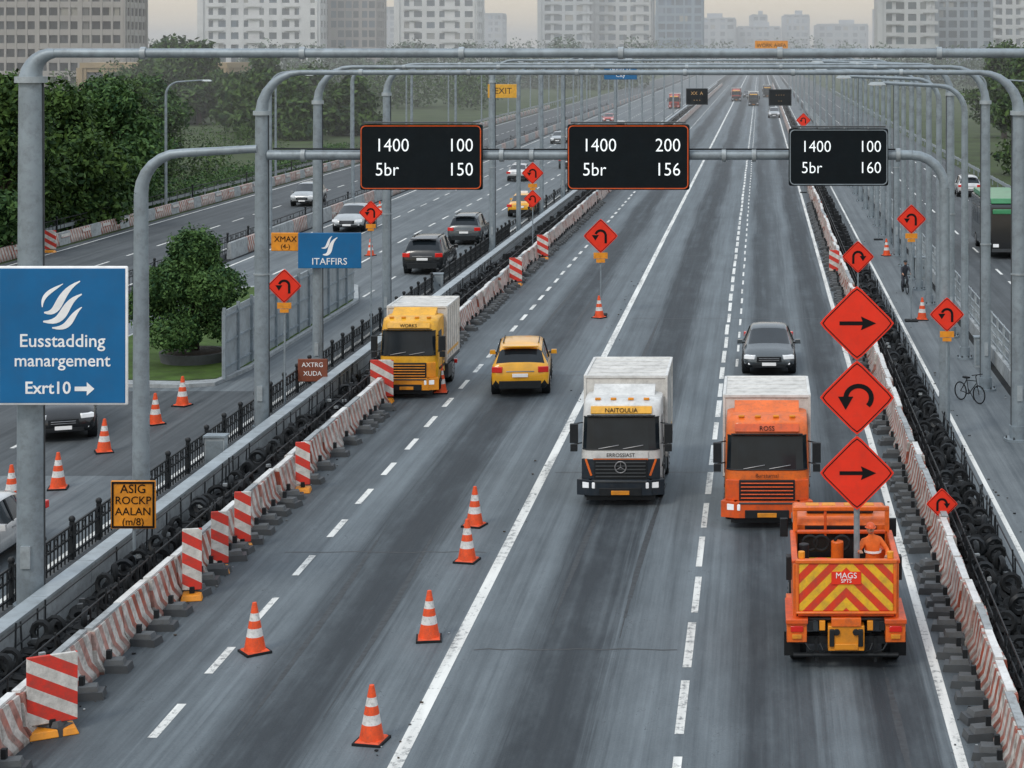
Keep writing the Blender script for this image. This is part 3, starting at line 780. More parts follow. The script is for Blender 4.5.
dsign(6.15,62.5,4.3,.58,'up'); dsign(4.75,49.6,1.15,.42,'uturn',False); dsign(3.95,173,6.6,.68,'up',False)
dsign(8.1,130,5.0,.6,'uturn'); dsign(-15.2,165,5.5,.6,'right',False)

# ------------------------------------------------------------------ cones & boards
cb=MB(); cb.box((0,0,.025),(.56,.56,.05),M['blk']); cb.box((0,0,.065),(.48,.48,.03),M['cone'],tx=.9,ty=.9)
H=1.08
def cr_(z): return .20*(1-z/H)+.045
zs=[.08,.36,.54,.70,.86,H]; cm=[M['cone'],M['conew'],M['cone'],M['conew'],M['cone']]
for i in range(5): cb.tube([(0,0,zs[i]),(0,0,zs[i+1])],[cr_(zs[i]),cr_(zs[i+1])],cm[i],20,cap=(i==4))
cme=cb.mesh('traffic_cone')
for (x,y) in [(-7.3,35.7),(-10.9,41),(-7.3,41.9),(-7.45,48.3),(-7.8,51.9),(-7.8,92.2),(-12.1,72.0),(-21.2,61.4),(-21,66),(-21.1,69.4),(-21.5,54.6),(-20.8,56.3),(7.8,91.5),(-24.6,120),(-30,150),(8,120)]:
    o=bpy.data.objects.new('traffic_cone',cme); COL.objects.link(o); o.location=(x,y,.0); o.rotation_euler=(R.uniform(-.015,.015),R.uniform(-.02,.02),R.uniform(0,1.5))
def rwboard(x,y,w,h,rz):
    e=empty('construction_barricade',(x,y,0),rz); b=MB(); b.box((0,0,.22+h/2),(w,.07,h),M['rw']); b.obj('striped_panel',e,bevel=.015)
    b=MB(); b.box((0,0,.07),(w*.9+.1,.5,.14),M['sigy'],tx=.85,ty=.8); b.box((0,0,.2),(.12,.12,.2),M['blk']); b.obj('base',e,bevel=.02)
rwboard(-13.45,36.1,.92,1.3,.5); rwboard(-13.45,45,.45,1.45,.2); rwboard(-13.45,47.3,.42,1.3,.3); rwboard(-13.45,49.4,.42,1.3,.1); rwboard(-13.45,55.9,.42,1.25,.1); rwboard(-13.95,70.1,.85,1.35,.0)
rwboard(-13.5,105,.7,1.3,0); rwboard(-13.5,118,.7,1.3,0); rwboard(-46,122,1.6,1.2,0); rwboard(-48,120,1.6,1.2,0); rwboard(4.3,110,.6,1.2,0)

# ------------------------------------------------------------------ cars
def wheel(b,x,y,r,wd,rimm=None):
    s=1 if x>0 else -1
    b.tube([(x-s*wd,y,r),(x-s*.03,y,r),(x,y,r)],[r,r,r*.93],M['blk'],20)
    b.tube([(x,y,r),(x+s*.012,y,r)],[r*.66,r*.6],rimm or M['rim'],16)
    for k in range(5):
        a=k*2*math.pi/5; b.box((x+s*.016,y+r*.36*math.cos(a),r+r*.36*math.sin(a)),(.012,r*.12,r*.12),M['blkm'])
SUV=[(-2.2,.45,.74,.76,.80,.68),(-2.15,.32,.96,1.0,.88,.78),(-2.08,.28,1.04,1.10,.92,.78),(-1.80,.27,1.04,1.50,.93,.68),(-1.55,.26,1.03,1.60,.93,.68),(-.9,.26,1.0,1.65,.93,.69),(0,.26,.98,1.65,.93,.69),(.45,.26,.96,1.58,.93,.66),(1.2,.26,.94,1.06,.93,.74),(1.75,.27,.88,.99,.91,.70),(2.08,.3,.74,.87,.86,.66),(2.2,.4,.6,.68,.76,.6)]
SED=[(-2.3,.45,.72,.76,.74,.62),(-2.2,.3,.88,.97,.85,.68),(-1.65,.26,.92,1.04,.9,.7),(-1.0,.25,.93,1.40,.91,.62),(-.6,.25,.92,1.46,.91,.64),(-.2,.25,.92,1.48,.91,.65),(.15,.25,.9,1.47,.91,.65),(.5,.25,.9,1.40,.91,.63),(1.25,.25,.87,.98,.91,.72),(1.8,.26,.79,.90,.89,.68),(2.15,.3,.68,.78,.83,.62),(2.3,.4,.55,.62,.72,.56)]
def car(name,x,y,face,paint,kind='SUV',scale=1.12,rz=0,taxi=False):
    e=empty(name,(x,y,0),(0 if face>0 else math.pi)+rz,scale); S=SUV if kind=='SUV' else SED
    b=MB(); vs=[]
    for (Y,zb,zt,zr,wd,wt) in S:
        gl=zr-zt>.3
        half=[(wd*.86,zb),(wd*.98,zb+.12),(wd,(zb+zt)/2+.06),(wd*.965,zt-.03),(wd*.94,zt),(wt,zr-(.07 if gl else .02)),(wt*.86,zr-.005),(wt*.4,zr+.02)]
        ring=[(q[0],Y,q[1]) for q in half]+[(-q[0],Y,q[1]) for q in reversed(half)]
        vs+=ring
    n=16; groups={}
    for i in range(len(S)-1):
        g0=S[i][3]-S[i][2]>.3; g1=S[i+1][3]-S[i+1][2]>.3
        for k in range(n):
            k2=(k+1)%n
            seg=k if k<8 else 14-k
            m=paint
            if k==15: m=M['blkm']; seg=99
            if g0 and g1 and seg==4: m=M['glass']
            if (g0!=g1) and seg in (5,6,7): m=M['glass']
            if (g0!=g1) and seg==4: m=paint
            if seg==0: m=M['blkm']
            groups.setdefault(id(m),(m,[]))[1].append((i*n+k,i*n+k2,(i+1)*n+k2,(i+1)*n+k))
    for m,f in groups.values(): b.add(vs,f,m)
    b.add(vs[:n],[tuple(range(n))[::-1]],paint); b.add(vs[-n:],[tuple(range(n))],paint)
    bm=bmesh.new(); me=b.mesh('body',50); bm.from_mesh(me); bmesh.ops.remove_doubles(bm,verts=bm.verts,dist=.0005); bmesh.ops.recalc_face_normals(bm,faces=bm.faces); bm.to_mesh(me); bm.free()
    o=bpy.data.objects.new('body',me); COL.objects.link(o); o.parent=e
    W=max(s[4] for s in S); L=S[-1][0]
    b=MB()
    for yy in (-1.32,1.38):
        for s in (-1,1):
            b.tube([(s*(W-.25),yy,.36),(s*(W+.006),yy,.36)],[.40,.40],M['blkm'],20)
            wheel(b,s*(W+.025),yy,.335,.22)
    b.obj('wheels',e)
    b=MB()
    for s in (-1,1):
        b.box((s*(W+.1),.86,1.0),(.2,.1,.14),paint,tx=.85); b.box((s*W*.97,.9,.97),(.1,.06,.05),M['blkm'])
        zt=S[6][2]; zr=S[6][3]; b.tube([(s*(S[6][4]*.945),-.15,zt),(s*(S[6][5]+.008),-.12,zr-.06)],.03,M['blkm'],5)
        b.box((s*(W+.004),-.1,.80),(.012,.2,.03),M['rim']); 
        b.box((s*(W+.002),-.3,.62),(.006,.012,.6),M['blkm']); b.box((s*(W+.002),.75,.62),(.006,.012,.6),M['blkm'])
        if kind=='SUV': b.box((s*.58,-.6,1.66),(.03,1.6,.03),M['blkm'])
    b.obj('mirrors_and_trim',e,bevel=.012)
    b=MB(); F=L
    for s in (-1,1):
        b.box((s*.65,F-.13,.76 if kind=='SUV' else .67),(.38,.2,.14),M['lens'],rz=-s*.35); b.box((s*.62,F-.055,.45),(.2,.1,.07),M['lens'])
        b.box((s*.73,-F+.07,.90 if kind=='SUV' else .80),(.34,.16,.19),M['red'],rz=s*.22)
    b.obj('lamps',e,bevel=.02)
    b=MB(); b.box((0,F-.04,.60),(.85,.12,.18),M['blkm']); b.box((0,F-.03,.38),(1.15,.1,.12),M['blkm'])
    b.box((0,-F+.0,.42),(1.35,.12,.24),M['blkm']); b.box((0,-F-.045,.72),(.5,.03,.11),M['sigw']); b.box((0,F+.03,.44),(.48,.02,.11),M['sigw'])
    b.box((0,F+.02,.63),(.7,.06,.015),M['rim']); b.box((0,F+.02,.57),(.7,.06,.015),M['rim']); b.box((0,-F+.03,.84 if kind=='SUV' else .80),(.9,.08,.03),M['rim'])
    if kind=='SUV': b.box((0,-1.82,1.62),(1.15,.28,.04),paint,rx=.1)
    if taxi: b.box((0,-.2,1.56),(.5,.25,.16),M['sigw'])
    b.obj('grille_bumper_plate',e,bevel=.01)
    return e
pg=lambda n,c: mat(n,c,.25,.3,coat=.7,ns=1,dirt=.12)
grey=pg('car_grey',(.09,.105,.115)); blackp=pg('car_black',(.015,.017,.02)); silver=pg('car_silver',(.42,.44,.45)); whitep=pg('car_white',(.68,.68,.68)); redp=pg('car_red',(.5,.05,.03))
yp=mat('car_yellow',(.88,.42,.012),.28,.0,coat=.7,ns=1,dirt=.14)
car('yellow_car',-9.2,73.6,1,yp,'SUV',1.16,rz=.09); car('grey_car',.36,78.2,-1,grey,'SED',1.16)
car('black_car',-19.5,112.5,1,blackp,'SUV',1.28); car('grey_car',-19.7,129,1,grey,'SUV',1.2); car('yellow_taxi',-18.6,150,1,yp,'SED',1.15,taxi=True)
car('silver_car',-29.4,138,-1,silver,'SED',1.25); car('black_car',-23.9,65.2,-1,blackp,'SUV',1.12,rz=.35); car('white_car',-20.0,48.3,-1,whitep,'SED',1.1)
car('silver_car',2.7,365,-1,silver,'SUV',1.2); car('grey_car',-21,210,1,grey,'SUV'); car('white_car',-24,190,1,whitep,'SED'); car('silver_car',-28,265,-1,silver,'SED'); car('white_car',-22,300,1,whitep,'SUV'); car('red_car',-27,340,-1,redp,'SED'); car('black_car',-3.5,520,-1,blackp,'SUV')
car('silver_car',-38,160,-1,silver,'SUV'); car('grey_car',-43,230,-1,grey,'SED')

# ------------------------------------------------------------------ trucks
def truck(name,x,y,cab,low,visor,box,L=5.4,bh=3.3,W=2.3,mid=None,scale=1,label='',gs=0,letter=None,corner=None,bump_=None,stripe=None):
    e=empty(name,(x,y,0),0,scale)
    prof=[(.06,.40),(.0,.62),(-.02,.95),(.0,1.52),(.15,2.50),(.30,2.82),(.60,2.94),(1.85,2.94),(1.85,.75),(.5,.6)]
    b=MB(); hw=W/2; cols=[(-hw,.34,.06),(-hw+.05,.16,.03),(-hw+.16,.05,.01),(-hw+.36,0,0),(hw-.36,0,0),(hw-.16,.05,.01),(hw-.05,.16,.03),(hw,.34,.06)]
    vs=[]; n=len(prof)
    for (cx,off,dz) in cols:
        for i,(py,pz) in enumerate(prof):
            o_=off if i<6 else (off*.5 if i==6 else 0)
            k=1-.03*max(0,pz-1.7)
            vs.append((cx*k,py+o_,pz-(dz if pz>2.7 else 0)))
    fs=[]
    for c in range(len(cols)-1):
        for i in range(n):
            j=(i+1)%n; fs.append((c*n+i,(c+1)*n+i,(c+1)*n+j,c*n+j))
    fs.append(tuple(range(n))); fs.append(tuple((len(cols)-1)*n+i for i in reversed(range(n))))
    b.add(vs,fs,cab); me=b.mesh('cab',40); bm=bmesh.new(); bm.from_mesh(me); bmesh.ops.recalc_face_normals(bm,faces=bm.faces); bm.to_mesh(me); bm.free()
    oc=bpy.data.objects.new('cab',me); COL.objects.link(oc); oc.parent=e
    b=MB(); za,zb=1.60,2.49
    def fr(z): return .15*(z-1.52)/.98
    P0=[];P1=[]
    for (cx,off,dz) in cols[1:-1]:
        for z,PP in ((za,P0),(zb,P1)):
            k=1-.03*max(0,z-1.7); PP.append((cx*k,fr(z)+off-.016,z))
    for i in range(len(P0)-1): b.face([P0[i],P0[i+1],P1[i+1],P1[i]],M['glass'])
    b.tube(P0,.020,M['blkm'],5); b.tube(P1,.020,M['blkm'],5)
    for s in (-1,1):
        b.add([(s*(hw*.997+.006),.46,1.66),(s*(hw+.004),1.25,1.58),(s*(hw*.98+.006),1.25,2.42),(s*(hw*.98+.006),.56,2.42)],[(0,1,2,3)],M['glass'])
        b.box((s*(hw+.012),1.35,1.42),(.02,.14,.04),M['blkm']); b.box((s*(hw+.004),1.32,1.2),(.01,.02,1.0),M['blkm'])
        b.box((s*(hw-.1),.9,.55),(.3,.7,.1),M['blkm'])
    b.obj('windscreen_and_windows',e,bevel=0)
    b=MB(); b.box((0,.205,2.69),(W-.55,.06,.22),visor,rx=-.44)
    b.box((0,.11,2.545),(W-.35,.14,.035),M['blkm'],rx=-.15)
    for s in (-.35,.35): b.box((s,-.025,1.68),(.6,.02,.022),M['rim'],ry=-.18)
    for s in (-.7,-.25,.25,.7): b.box((s,.55,2.95),(.16,.09,.06),M['sigy'])
    b.prism([(1.1,2.9),(1.72,3.18),(1.8,2.9)],W-.5,cab)
    b.obj('visor_and_wipers',e,bevel=.012)
    if label: text(label,.18,(0,.145,2.69),M['sigk'],e).rotation_euler=(math.pi/2-.44,0,0)
    b=MB()
    if mid: b.box((0,-.03,1.45),(W-.74,.05,.18),mid)
    b.box((0,-.03,1.05),(W*.66,.09,.56),M['blkm'])
    for k in range(5): b.box((0,-.085,.85+k*.1),(W*.62,.05,.03),low if gs else M['brush'])
    if stripe: b.box((0,-.035,1.335),(W-.74,.06,.03),stripe)
    if gs==0:
        b.torus((0,-.115,1.12),.16,.02,M['rim'],'Y',20,6)
        for k in range(3):
            a=math.pi/2+k*2*math.pi/3; b.cyl((0,-.115,1.12),(.14*math.cos(a),-.115,1.12+.14*math.sin(a)),.014,M['rim'],6,r2=.006)
    for s in (-1,1):
        b.box((s*W*.40,.045,1.05),(W*.17,.1,.56),corner or low,rz=s*.22)
        if stripe: b.box((s*W*.40,-.008,1.10),(.06,.03,.5),stripe,rz=s*.22,ry=s*.35)
    b.obj('grille',e,bevel=.02)
    if letter: text(letter,.15,(0,-.062,1.45),M['blkm'],e)
    b=MB(); b.box((0,-.02,.55),(W-.5,.34,.44),bump_ or low); b.box((0,-.19,.44),(W*.52,.06,.22),M['blkm']); b.box((0,.05,.26),(W*.85,.2,.18),M['blkm']); b.box((0,-.235,.42),(.52,.02,.12),M['sigy'])
    for s in (-1,1): b.box((s*(W/2-.16),.05,.55),(.44,.34,.44),bump_ or low,rz=s*.32)
    b.box((0,-.17,.73),(W*.66,.08,.05),M['brush'])
    b.obj('bumper',e,bevel=.045)
    b=MB()
    for s in (-1,1):
        b.box((s*(W/2-.25),-.12,.62),(.38,.08,.18),M['lens'],rz=s*.30); b.box((s*(W/2-.27),-.135,.42),(.20,.05,.09),stripe or M['sigy'],rz=s*.3); b.box((s*(W/2-.0),.06,.62),(.08,.16,.16),M['sigy'])
    b.obj('headlamps',e,bevel=.02)
    b=MB()
    for s in (-1,1):
        b.box((s*(W/2+.20),.14,2.04),(.23,.14,.54),M['blkm']); b.box((s*(W/2+.2),.14,1.63),(.2,.13,.2),M['blkm'])
        for z in (1.72,2.3): b.tube([(s*(W/2-.03),.40,z),(s*(W/2+.2),.18,z)],.02,M['blkm'],6)
        b.tube([(s*(W/2+.03),1.45,1.2),(s*(W/2+.03),1.45,2.2)],.018,M['rim'],6)
    b.obj('mirrors',e,bevel=.03)
    b=MB()
    for yy in (1.25,L-1.2):
        for s in (-1,1): wheel(b,s*(W/2+.02),yy,.47,.3); b.box((s*(W/2-.12),yy,1.02),(.3,1.2,.08),M['blkm'])
    b.obj('wheels',e)
    b=MB(); b.box((0,L/2+.4,.72),(.9,L-1.2,.22),M['blkm']); b.box((.9,L*.5+.3,.62),(.5,.9,.5),M['brush']); b.box((-.9,L*.5+.3,.62),(.5,.9,.45),M['rim']); b.box((0,L+.02,.6),(W,.1,.16),M['red']); b.obj('chassis',e,bevel=.02)
    b=MB(); bw=W+.10; y0=1.96; b.box((0,(y0+L)/2,(1.0+bh)/2),(bw,L-y0,bh-1.0),box); b.obj('cargo_box',e,bevel=.04)
    b=MB()
    for s in (-1,1):
        for yy in (y0,L): b.box((s*bw/2,yy,(1+bh)/2),(.07,.07,bh-.98),M['offw'])
        b.box((s*bw/2,(y0+L)/2,bh),(.08,L-y0,.08),M['wht']); b.box((s*(bw/2+.01),(y0+L)/2,1.02),(.06,L-y0,.12),M['brush'])
        for q in range(1,6): b.box((s*(bw/2+.004),y0+(L-y0)*q/6,(1+bh)/2),(.02,.03,bh-1.3),M['conc'])
        b.box((s*(bw/2+.006),(y0+L)/2,1.35),(.012,L-y0-.3,.12),visor)
    for yy in (y0,L): b.box((0,yy,bh),(bw,.08,.08),M['wht'])
    for q in range(1,5): b.box((0,y0+(L-y0)*q/5,bh+.006),(bw-.15,.025,.012),M['offw'])
    b.obj('box_trim',e,bevel=.01)
    return e
creamw=mat('cab_white',(.68,.68,.66),.4,coat=.2,dirt=.25)
drk=mat('cab_dark',(.018,.026,.036),.4,coat=.2,spec=.3)
truck('box_truck',-3.97,54.2,creamw,drk,M['yel'],M['offw'],L=5.3,bh=3.35,mid=creamw,label='NAITOULIA',letter='ERROSSIAST',corner=drk,stripe=M['org'])
truck('box_truck',.19,51.6,M['org'],M['orgd'],M['orgd'],M['offw'],L=5.0,bh=3.25,label='ROSS',gs=1,letter='Bursturnal')
truck('box_truck',-13.15,70.9,M['yel'],M['sigy'],M['yel'],M['offw'],L=4.9,bh=3.15,W=2.15,label='WORKS',gs=1)
truck('box_truck',-1.5,440,blackp,drk,M['yel'],M['offw'],L=7,gs=1); truck('box_truck',-6,480,redp,drk,M['yel'],M['concd'],L=8,gs=1); truck('box_truck',-19,420,redp,redp,M['yel'],redp,L=8,gs=1)
truck('box_truck',2,520,drk,drk,M['yel'],M['concd'],L=8,gs=1)

e=empty('coach_bus',(15.6,118,0)); b=MB(); b.prism([(0,.4),(-.02,1.2),(.12,3.2),(.3,3.4),(10.5,3.4),(10.6,.4)],2.6,blackp); b.obj('body',e,bevel=.08)
b=MB(); b.prism([(.3,3.42),(.4,3.75),(10,3.75),(10.2,3.42)],2.4,M['greenp']); b.box((0,-.03,2.95),(2.3,.1,.3),M['greenp']); b.obj('roof_unit',e,bevel=.04)
b=MB(); b.add([(-1.15,.01,1.3),(1.15,.01,1.3),(1.1,.11,2.75),(-1.1,.11,2.75)],[(0,1,2,3)],M['glass'])
for k in range(6): b.box((-1.31,1.4+k*1.5,2.2),(.03,1.35,1.1),M['glass'])
for s in (-1,1): b.box((s*.95,-.02,.85),(.35,.06,.2),M['lens']); b.box((s*1.5,.1,2.6),(.15,.12,.45),M['blkm'])
b.box((0,-.02,.55),(2.4,.1,.2),M['brush']); b.obj('windows_and_lamps',e)
b=MB()
for yy in (2,8): 
    for s in (-1,1): wheel(b,s*1.31,yy,.5,.3)
b.obj('wheels',e)
car('white_car',18.5,170,1,whitep); car('grey_car',13,220,-1,grey)

# ------------------------------------------------------------------ work truck with sign mast
e=empty('road_works_truck',(1.80,39.9,0))
b=MB()
for s in (-1,1):
    wheel(b,s*1.16,.75,.44,.34); wheel(b,s*1.14,3.9,.44,.3)
    b.tube([(s*.5,.75,.44),(s*1.0,.75,.44)],.12,M['blkm'],8)
b.obj('wheels',e)
b=MB(); b.box((0,2.4,.75),(1.1,4.4,.25),M['blkm']); b.box((0,.1,.62),(2.1,.25,.16),M['blkm']); b.box((0,2.6,1.0),(2.2,4.0,.12),M['brush'])
for s in (-1,1):
    b.box((s*.62,.0,.42),(.06,.14,.5),M['blkm']); b.box((s*1.12,.28,.45),(.34,.03,.5),M['blk'])
b.tube([(-1.1,-.06,.32),(1.1,-.06,.32)],.05,M['blkm'],8); b.obj('chassis',e)
b=MB()
for s in (-1,1):
    b.box((s*1.03,-.02,.86),(.42,.42,.46),M['org']); b.box((s*1.03,.5,1.08),(.46,1.6,.10),M['orgd']); b.box((s*1.08,1.5,.8),(.3,.8,.5),M['org'])
b.box((0,-.08,.72),(.76,.36,.52),M['sigy']); b.box((0,-.14,1.06),(.62,.3,.18),M['org']); b.box((0,-.02,1.2),(2.0,.3,.09),M['orgd'])
b.box((-.3,-.28,.74),(.1,.06,.36),M['blkm']); b.box((.3,-.28,.74),(.1,.06,.36),M['blkm']); b.box((0,-.275,.55),(.5,.03,.13),M['sigy'])
b.obj('rear_body',e,bevel=.03)
b=MB()
for s in (-1,1):
    b.box((s*1.03,-.25,.92),(.26,.05,.12),M['red']); b.box((s*1.03,-.25,.76),(.2,.05,.09),M['sigy']); b.cyl((s*.93,-.1,2.36),(s*.93,-.1,2.5),.07,M['sigy'],10)
b.cyl((.2,-.27,.86),(.2,-.31,.86),.07,M['blkm'],10); b.cyl((-.2,-.27,.86),(-.2,-.31,.86),.07,M['blkm'],10)
for s in (-.85,-.55,.55,.85): b.tube([(s,-.22,.62),(s*.9,-.3,.5),(s*.7,-.2,.42)],.022,M['blkm'],5)
for s in (-.75,-.5,.5,.75): b.box((s,-.2,.98),(.12,.08,.2),M['blkm'] if abs(s)>.6 else M['sigy'])
b.obj('tail_lamps_and_hoses',e,bevel=.01)
b=MB(); b.box((0,0,0),(1.98,.06,1.0),M['chev']); b.obj('chevron_board',e,loc=(0,-.2,1.78),bevel=.02)
b=MB()
for s in (-1,1): b.box((s*1.02,-.2,1.78),(.07,.1,1.08),M['org'])
b.box((0,-.2,2.32),(2.12,.12,.09),M['org']); b.box((0,-.2,1.25),(2.1,.12,.06),M['org'])
for s in (-1,1): b.box((s*1.07,1.15,1.65),(.08,2.5,1.2),M['org']); b.box((s*1.07,1.15,2.28),(.13,2.5,.08),M['orgd'])
b.box((0,2.42,1.65),(2.2,.08,1.2),M['blkm']); b.box((0,1.15,1.07),(2.1,2.45,.06),M['brush'])
for s in (-1,1):
    b.box((s*1.02,2.3,2.2),(.1,.1,1.2),M['org']); b.box((s*.35,2.3,2.5),(.06,.06,.6),M['orgd'])
b.box((0,2.3,2.82),(2.14,.12,.10),M['org']); b.box((0,2.3,2.3),(2.14,.1,.08),M['orgd'])
b.obj('bed',e,bevel=.02)
b=MB(); b.prism([(2.5,.9),(2.5,2.40),(2.62,2.56),(4.0,2.56),(4.5,1.8),(4.75,1.6),(4.75,.7),(2.6,.7)],2.12,M['org']); b.obj('cab',e,bevel=.06)
b=MB(); b.box((0,2.485,2.22),(1.6,.04,.34),M['glass'])
for s in (-1,1): b.box((s*1.065,3.3,2.1),(.03,.9,.55),M['glass'])
b.obj('windows',e)
b=MB(); b.box((0,3.0,2.62),(1.5,.28,.08),M['blkm'])
for s in (-1,-.4,.4,1): b.box((s*.62,3.0,2.70),(.3,.24,.12),M['sigy'])
for s in (-1,1):
    b.box((s*1.25,3.9,2.0),(.18,.1,.42),M['blkm']); b.box((s*1.18,.9,1.9),(.12,.25,.5),M['blkm'])
b.obj('light_bar_and_mirrors',e,bevel=.015)
b=MB()
b.box((-.55,1.6,1.45),(.7,.9,.7),M['yel']); b.box((-.6,.5,1.5),(.7,.7,.8),M['brush']); b.torus((-.5,.5,1.98),.22,.07,M['blk'],'Z'); b.torus((-.5,.5,2.1),.2,.06,M['sigo'],'Z')
b.box((.75,1.9,1.6),(.4,.6,1.0),M['orgd']); b.cyl((-.85,1.1,1.1),(-.85,1.1,2.35),.11,M['blkm'],12); b.cyl((-.1,1.9,1.1),(-.1,1.9,2.2),.14,M['org'],12)
for s in (-.7,-.45,.0): b.torus((s,1.9,2.15),.16,.04,M['blk'],'Y',14,6)
b.obj('bed_equipment',e,bevel=.02)
b=MB(); b.box((0,-.245,1.98),(.62,.02,.26),M['sigo']); b.obj('label_plate',e)
text('MAGS',.17,(0,-.262,2.03),M['sigw'],e); text('SPTS',.11,(0,-.262,1.92),M['sigw'],e)
b=MB(); mx=.26; my=.55
b.cyl((mx,my,1.0),(mx,my,3.3),.065,M['galv'],10); b.cyl((mx,my,3.3),(mx,my,7.7),.045,M['galv'],10); b.box((mx,my,1.9),(.26,.26,.3),M['orgd'])
b.obj('mast',e)
b=MB()
for z,k in ((7.20,'right'),(5.62,'curve'),(4.02,'right')): diamond(b,z,.81,k,y=my-.1,x=mx)
b.obj('diamond_signs',e,ang=0)
b=MB()
for z in (7.20,5.62,4.02): b.box((mx,my-.05,z),(.5,.08,.06),M['brush'])
b.obj('sign_brackets',e)

# ------------------------------------------------------------------ people
def person(name,J,loc,rz,top,pants,hat=None,skin=None,face=0.0):
    skin=skin or M['skin']; e=empty(name,loc,rz)
    keys=list(J.keys()); idx={k:i for i,k in enumerate(keys)}
    rad=dict(pelvis=.15,spine=.135,chest=.165,neck=.058,skull=.055,shL=.075,shR=.075,elL=.048,elR=.048,wrL=.032,wrR=.032,hpL=.095,hpR=.095,knL=.062,knR=.062,anL=.042,anR=.042,toL=.04,toR=.04)
    ed=[('pelvis','spine'),('spine','chest'),('chest','neck'),('neck','skull'),('chest','shL'),('chest','shR'),('shL','elL'),('elL','wrL'),('shR','elR'),('elR','wrR'),
        ('pelvis','hpL'),('pelvis','hpR'),('hpL','knL'),('knL','anL'),('anL','toL'),('hpR','knR'),('knR','anR'),('anR','toR')]
    me=bpy.data.meshes.new('skeleton'); me.from_pydata([J[k] for k in keys],[(idx[a],idx[c]) for a,c in ed],[])
    o=bpy.data.objects.new('body_src',me); COL.objects.link(o)
    o.modifiers.new('skin','SKIN'); 
    sv=me.skin_vertices[0].data
    for k in keys: sv[idx[k]].radius=(rad[k],rad[k]); sv[idx[k]].use_root=(k=='pelvis')
    ss=o.modifiers.new('s','SUBSURF'); ss.levels=2; ss.render_levels=2
    dg=bpy.context.evaluated_depsgraph_get(); dg.update()
    m2=bpy.data.meshes.new_from_object(o.evaluated_get(dg)); bpy.data.objects.remove(o)
    m2.materials.clear()
    for m in (top,pants,skin,M['blk']): m2.materials.append(m)
    JV={k:Vector(v) for k,v in J.items()}
    def near(p,a,c):
        d=c-a; t=max(0,min(1,(p-a).dot(d)/d.length_squared)); return (p-(a+d*t)).length
    for f in m2.polygons:
        p=f.center; best=min(ed,key=lambda q: near(p,JV[q[0]],JV[q[1]])-.5*(rad[q[0]]+rad[q[1]])/2)
        mi=0
        if best[1] in ('hpL','hpR','knL','knR','anL','anR'): mi=1
        if best[1] in ('toL','toR'): mi=3
        if best[1]=='skull': mi=2
        f.material_index=mi; f.use_smooth=True
    ob=bpy.data.objects.new('body',m2); COL.objects.link(ob); ob.parent=e
    b=MB(); h=JV['skull']+Vector((0,0,.07))
    b.ball(h,(.077,.095,.115),skin,16,12); b.ball(h+Vector((0,.02,.03)),(.083,.09,.095),M['hair'],16,8,zmin=-.1)
    fy=-.09
    b.box(h+Vector((0,fy-.012,-.015)),(.024,.035,.045),skin,rx=.3,tx=.6); b.box(h+Vector((0,fy+.004,-.058)),(.045,.012,.010),M['red'])
    for s in (-1,1):
        b.ball(h+Vector((s*.032,fy+.010,.008)),(.013,.010,.008),M['sigw'],8,6); b.ball(h+Vector((s*.032,fy+.003,.008)),(.006,.005,.006),M['sigk'],6,5)
        b.box(h+Vector((s*.032,fy+.006,.03)),(.03,.008,.006),M['hair']); b.ball(h+Vector((s*.079,.005,.0)),(.012,.022,.03),skin,8,6)
    if hat:
        b.ball(h+Vector((0,.005,.045)),(.105,.125,.10),hat,16,8,zmin=-.05); b.tube([h+Vector((0,.0,.038)),h+Vector((0,0,.05))],[.125,.115],hat,18); b.box(h+Vector((0,-.13,.045)),(.13,.07,.014),hat)
    b.obj('head',e)
    b=MB()
    for s,k,q in ((1,'wrL','elL'),(-1,'wrR','elR')):
        w_=JV[k]; d=(w_-JV[q]).normalized(); side=d.cross(Vector((0,0,1)));
        side=side.normalized() if side.length>.1 else Vector((1,0,0)); up=side.cross(d).normalized()
        b.tube([w_-d*.02,w_+d*.03,w_+d*.085],[.03,.04,.036],skin,8)
        for i,(of,ln) in enumerate(((-.03,.065),(-.01,.078),(.01,.072),(.028,.055))):
            p=w_+d*.08+side*of; b.tube([p,p+d*ln*.5-up*.008,p+d*ln*.8-up*.03],[.010,.009,.007],skin,6)
        p=w_+d*.03-side*s*.03; b.tube([p,p+d*.03-side*s*.03,p+d*.055-side*s*.035-up*.01],[.012,.010,.008],skin,6)
    b.obj('hands',e)
    if top is M['hiviz']:
        b=MB(); p=JV['spine']; b.tube([p+Vector((0,0,.02)),p+Vector((0,0,.07))],[.185,.187],M['sigw'],16,cap=False); b.obj('reflective_band',e)
    return e
stand=dict(pelvis=(0,0,.95),spine=(0,.0,1.12),chest=(-.03,-.03,1.34),neck=(-.05,-.05,1.50),skull=(-.07,-.07,1.58),shL=(.15,-.03,1.40),shR=(-.22,-.04,1.38),
  elL=(.30,-.12,1.18),elR=(-.36,-.16,1.2),wrL=(.20,-.36,1.12),wrR=(-.38,-.40,1.26),hpL=(.09,0,.90),hpR=(-.09,0,.90),knL=(.11,-.03,.5),knR=(-.11,.03,.5),anL=(.11,.02,.09),anR=(-.12,.06,.09),toL=(.13,-.14,.045),toR=(-.15,-.1,.045))
person('road_worker',stand,(2.42,40.75,1.10),.2,M['hiviz'],M['hiviz'],M['orgd'])
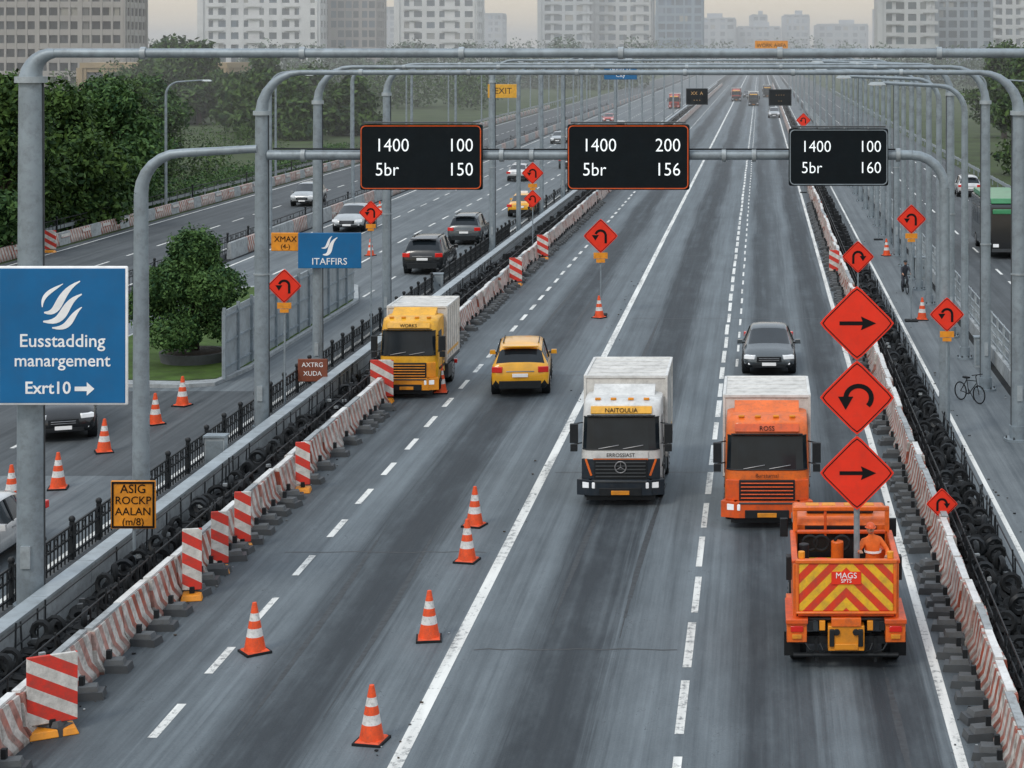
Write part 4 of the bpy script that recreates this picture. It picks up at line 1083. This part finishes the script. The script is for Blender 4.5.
ride=dict(pelvis=(0,.18,.98),spine=(0,.10,1.14),chest=(0,-.03,1.34),neck=(0,-.09,1.49),skull=(0,-.12,1.57),shL=(.18,-.05,1.38),shR=(-.18,-.05,1.38),elL=(.24,-.22,1.18),elR=(-.24,-.22,1.18),
  wrL=(.22,-.42,1.10),wrR=(-.22,-.42,1.10),hpL=(.09,.16,.93),hpR=(-.09,.16,.93),knL=(.11,-.18,.72),knR=(-.11,-.05,.55),anL=(.11,-.02,.36),anR=(-.11,.12,.20),toL=(.11,-.14,.30),toR=(-.11,.0,.14))
def bike(b):
    for y in (-.52,.52):
        b.torus((0,y,.34),.32,.025,M['blk'],'X',22,6)
        for k in range(8):
            a=k*math.pi/4; b.cyl((0,y,.34),(0,y+.31*math.cos(a),.34+.31*math.sin(a)),.004,M['rim'],4)
    f=M['blkm']
    for p,q in (((0,.52,.34),(0,.05,.30)),((0,.05,.30),(0,.18,.86)),((0,.16,.78),(0,-.34,.82)),((0,.05,.30),(0,-.36,.72)),((0,.52,.34),(0,.17,.80)),((0,-.33,.98),(0,-.52,.34)),((-.26,-.42,1.06),(.26,-.42,1.06)),((0,-.33,.98),(0,-.42,1.06))): b.cyl(p,q,.018,f,7)
    b.box((0,.2,.88),(.15,.26,.06),M['blk']); b.cyl((-.12,.05,.30),(.12,.05,.30),.015,f,6); b.cyl((-.11,-.05,.3),(.0,.05,.30),.012,f,5)
b=MB(); bike(b); e=empty('bicycle',(7.75,101.6,0),.15); b.obj('frame_and_wheels',e); person('cyclist',ride,(7.75,101.6,0),.15,M['cloth'],M['cloth'],M['blkm'])
b=MB(); bike(b); e=empty('bicycle',(7.75,70.2,0),.6); b.obj('frame_and_wheels',e)
b=MB(); b.tube([(.0,.1,.5),(.35,.15,.0)],.015,M['blkm'],5); b.obj('kickstand',e)
for (x,y) in ((9.1,78),(-16.6,58),(9.1,108),(-17,100)):
    b=MB(); b.box((0,0,.6),(.6,.4,1.2),M['galv2']); b.box((0,0,1.23),(.68,.48,.06),M['galv']); b.box((0,-.21,.6),(.5,.02,1.0),M['galv']); b.box((.18,-.225,.65),(.03,.02,.12),M['blkm']); b.obj('utility_cabinet',loc=(x,y,0))
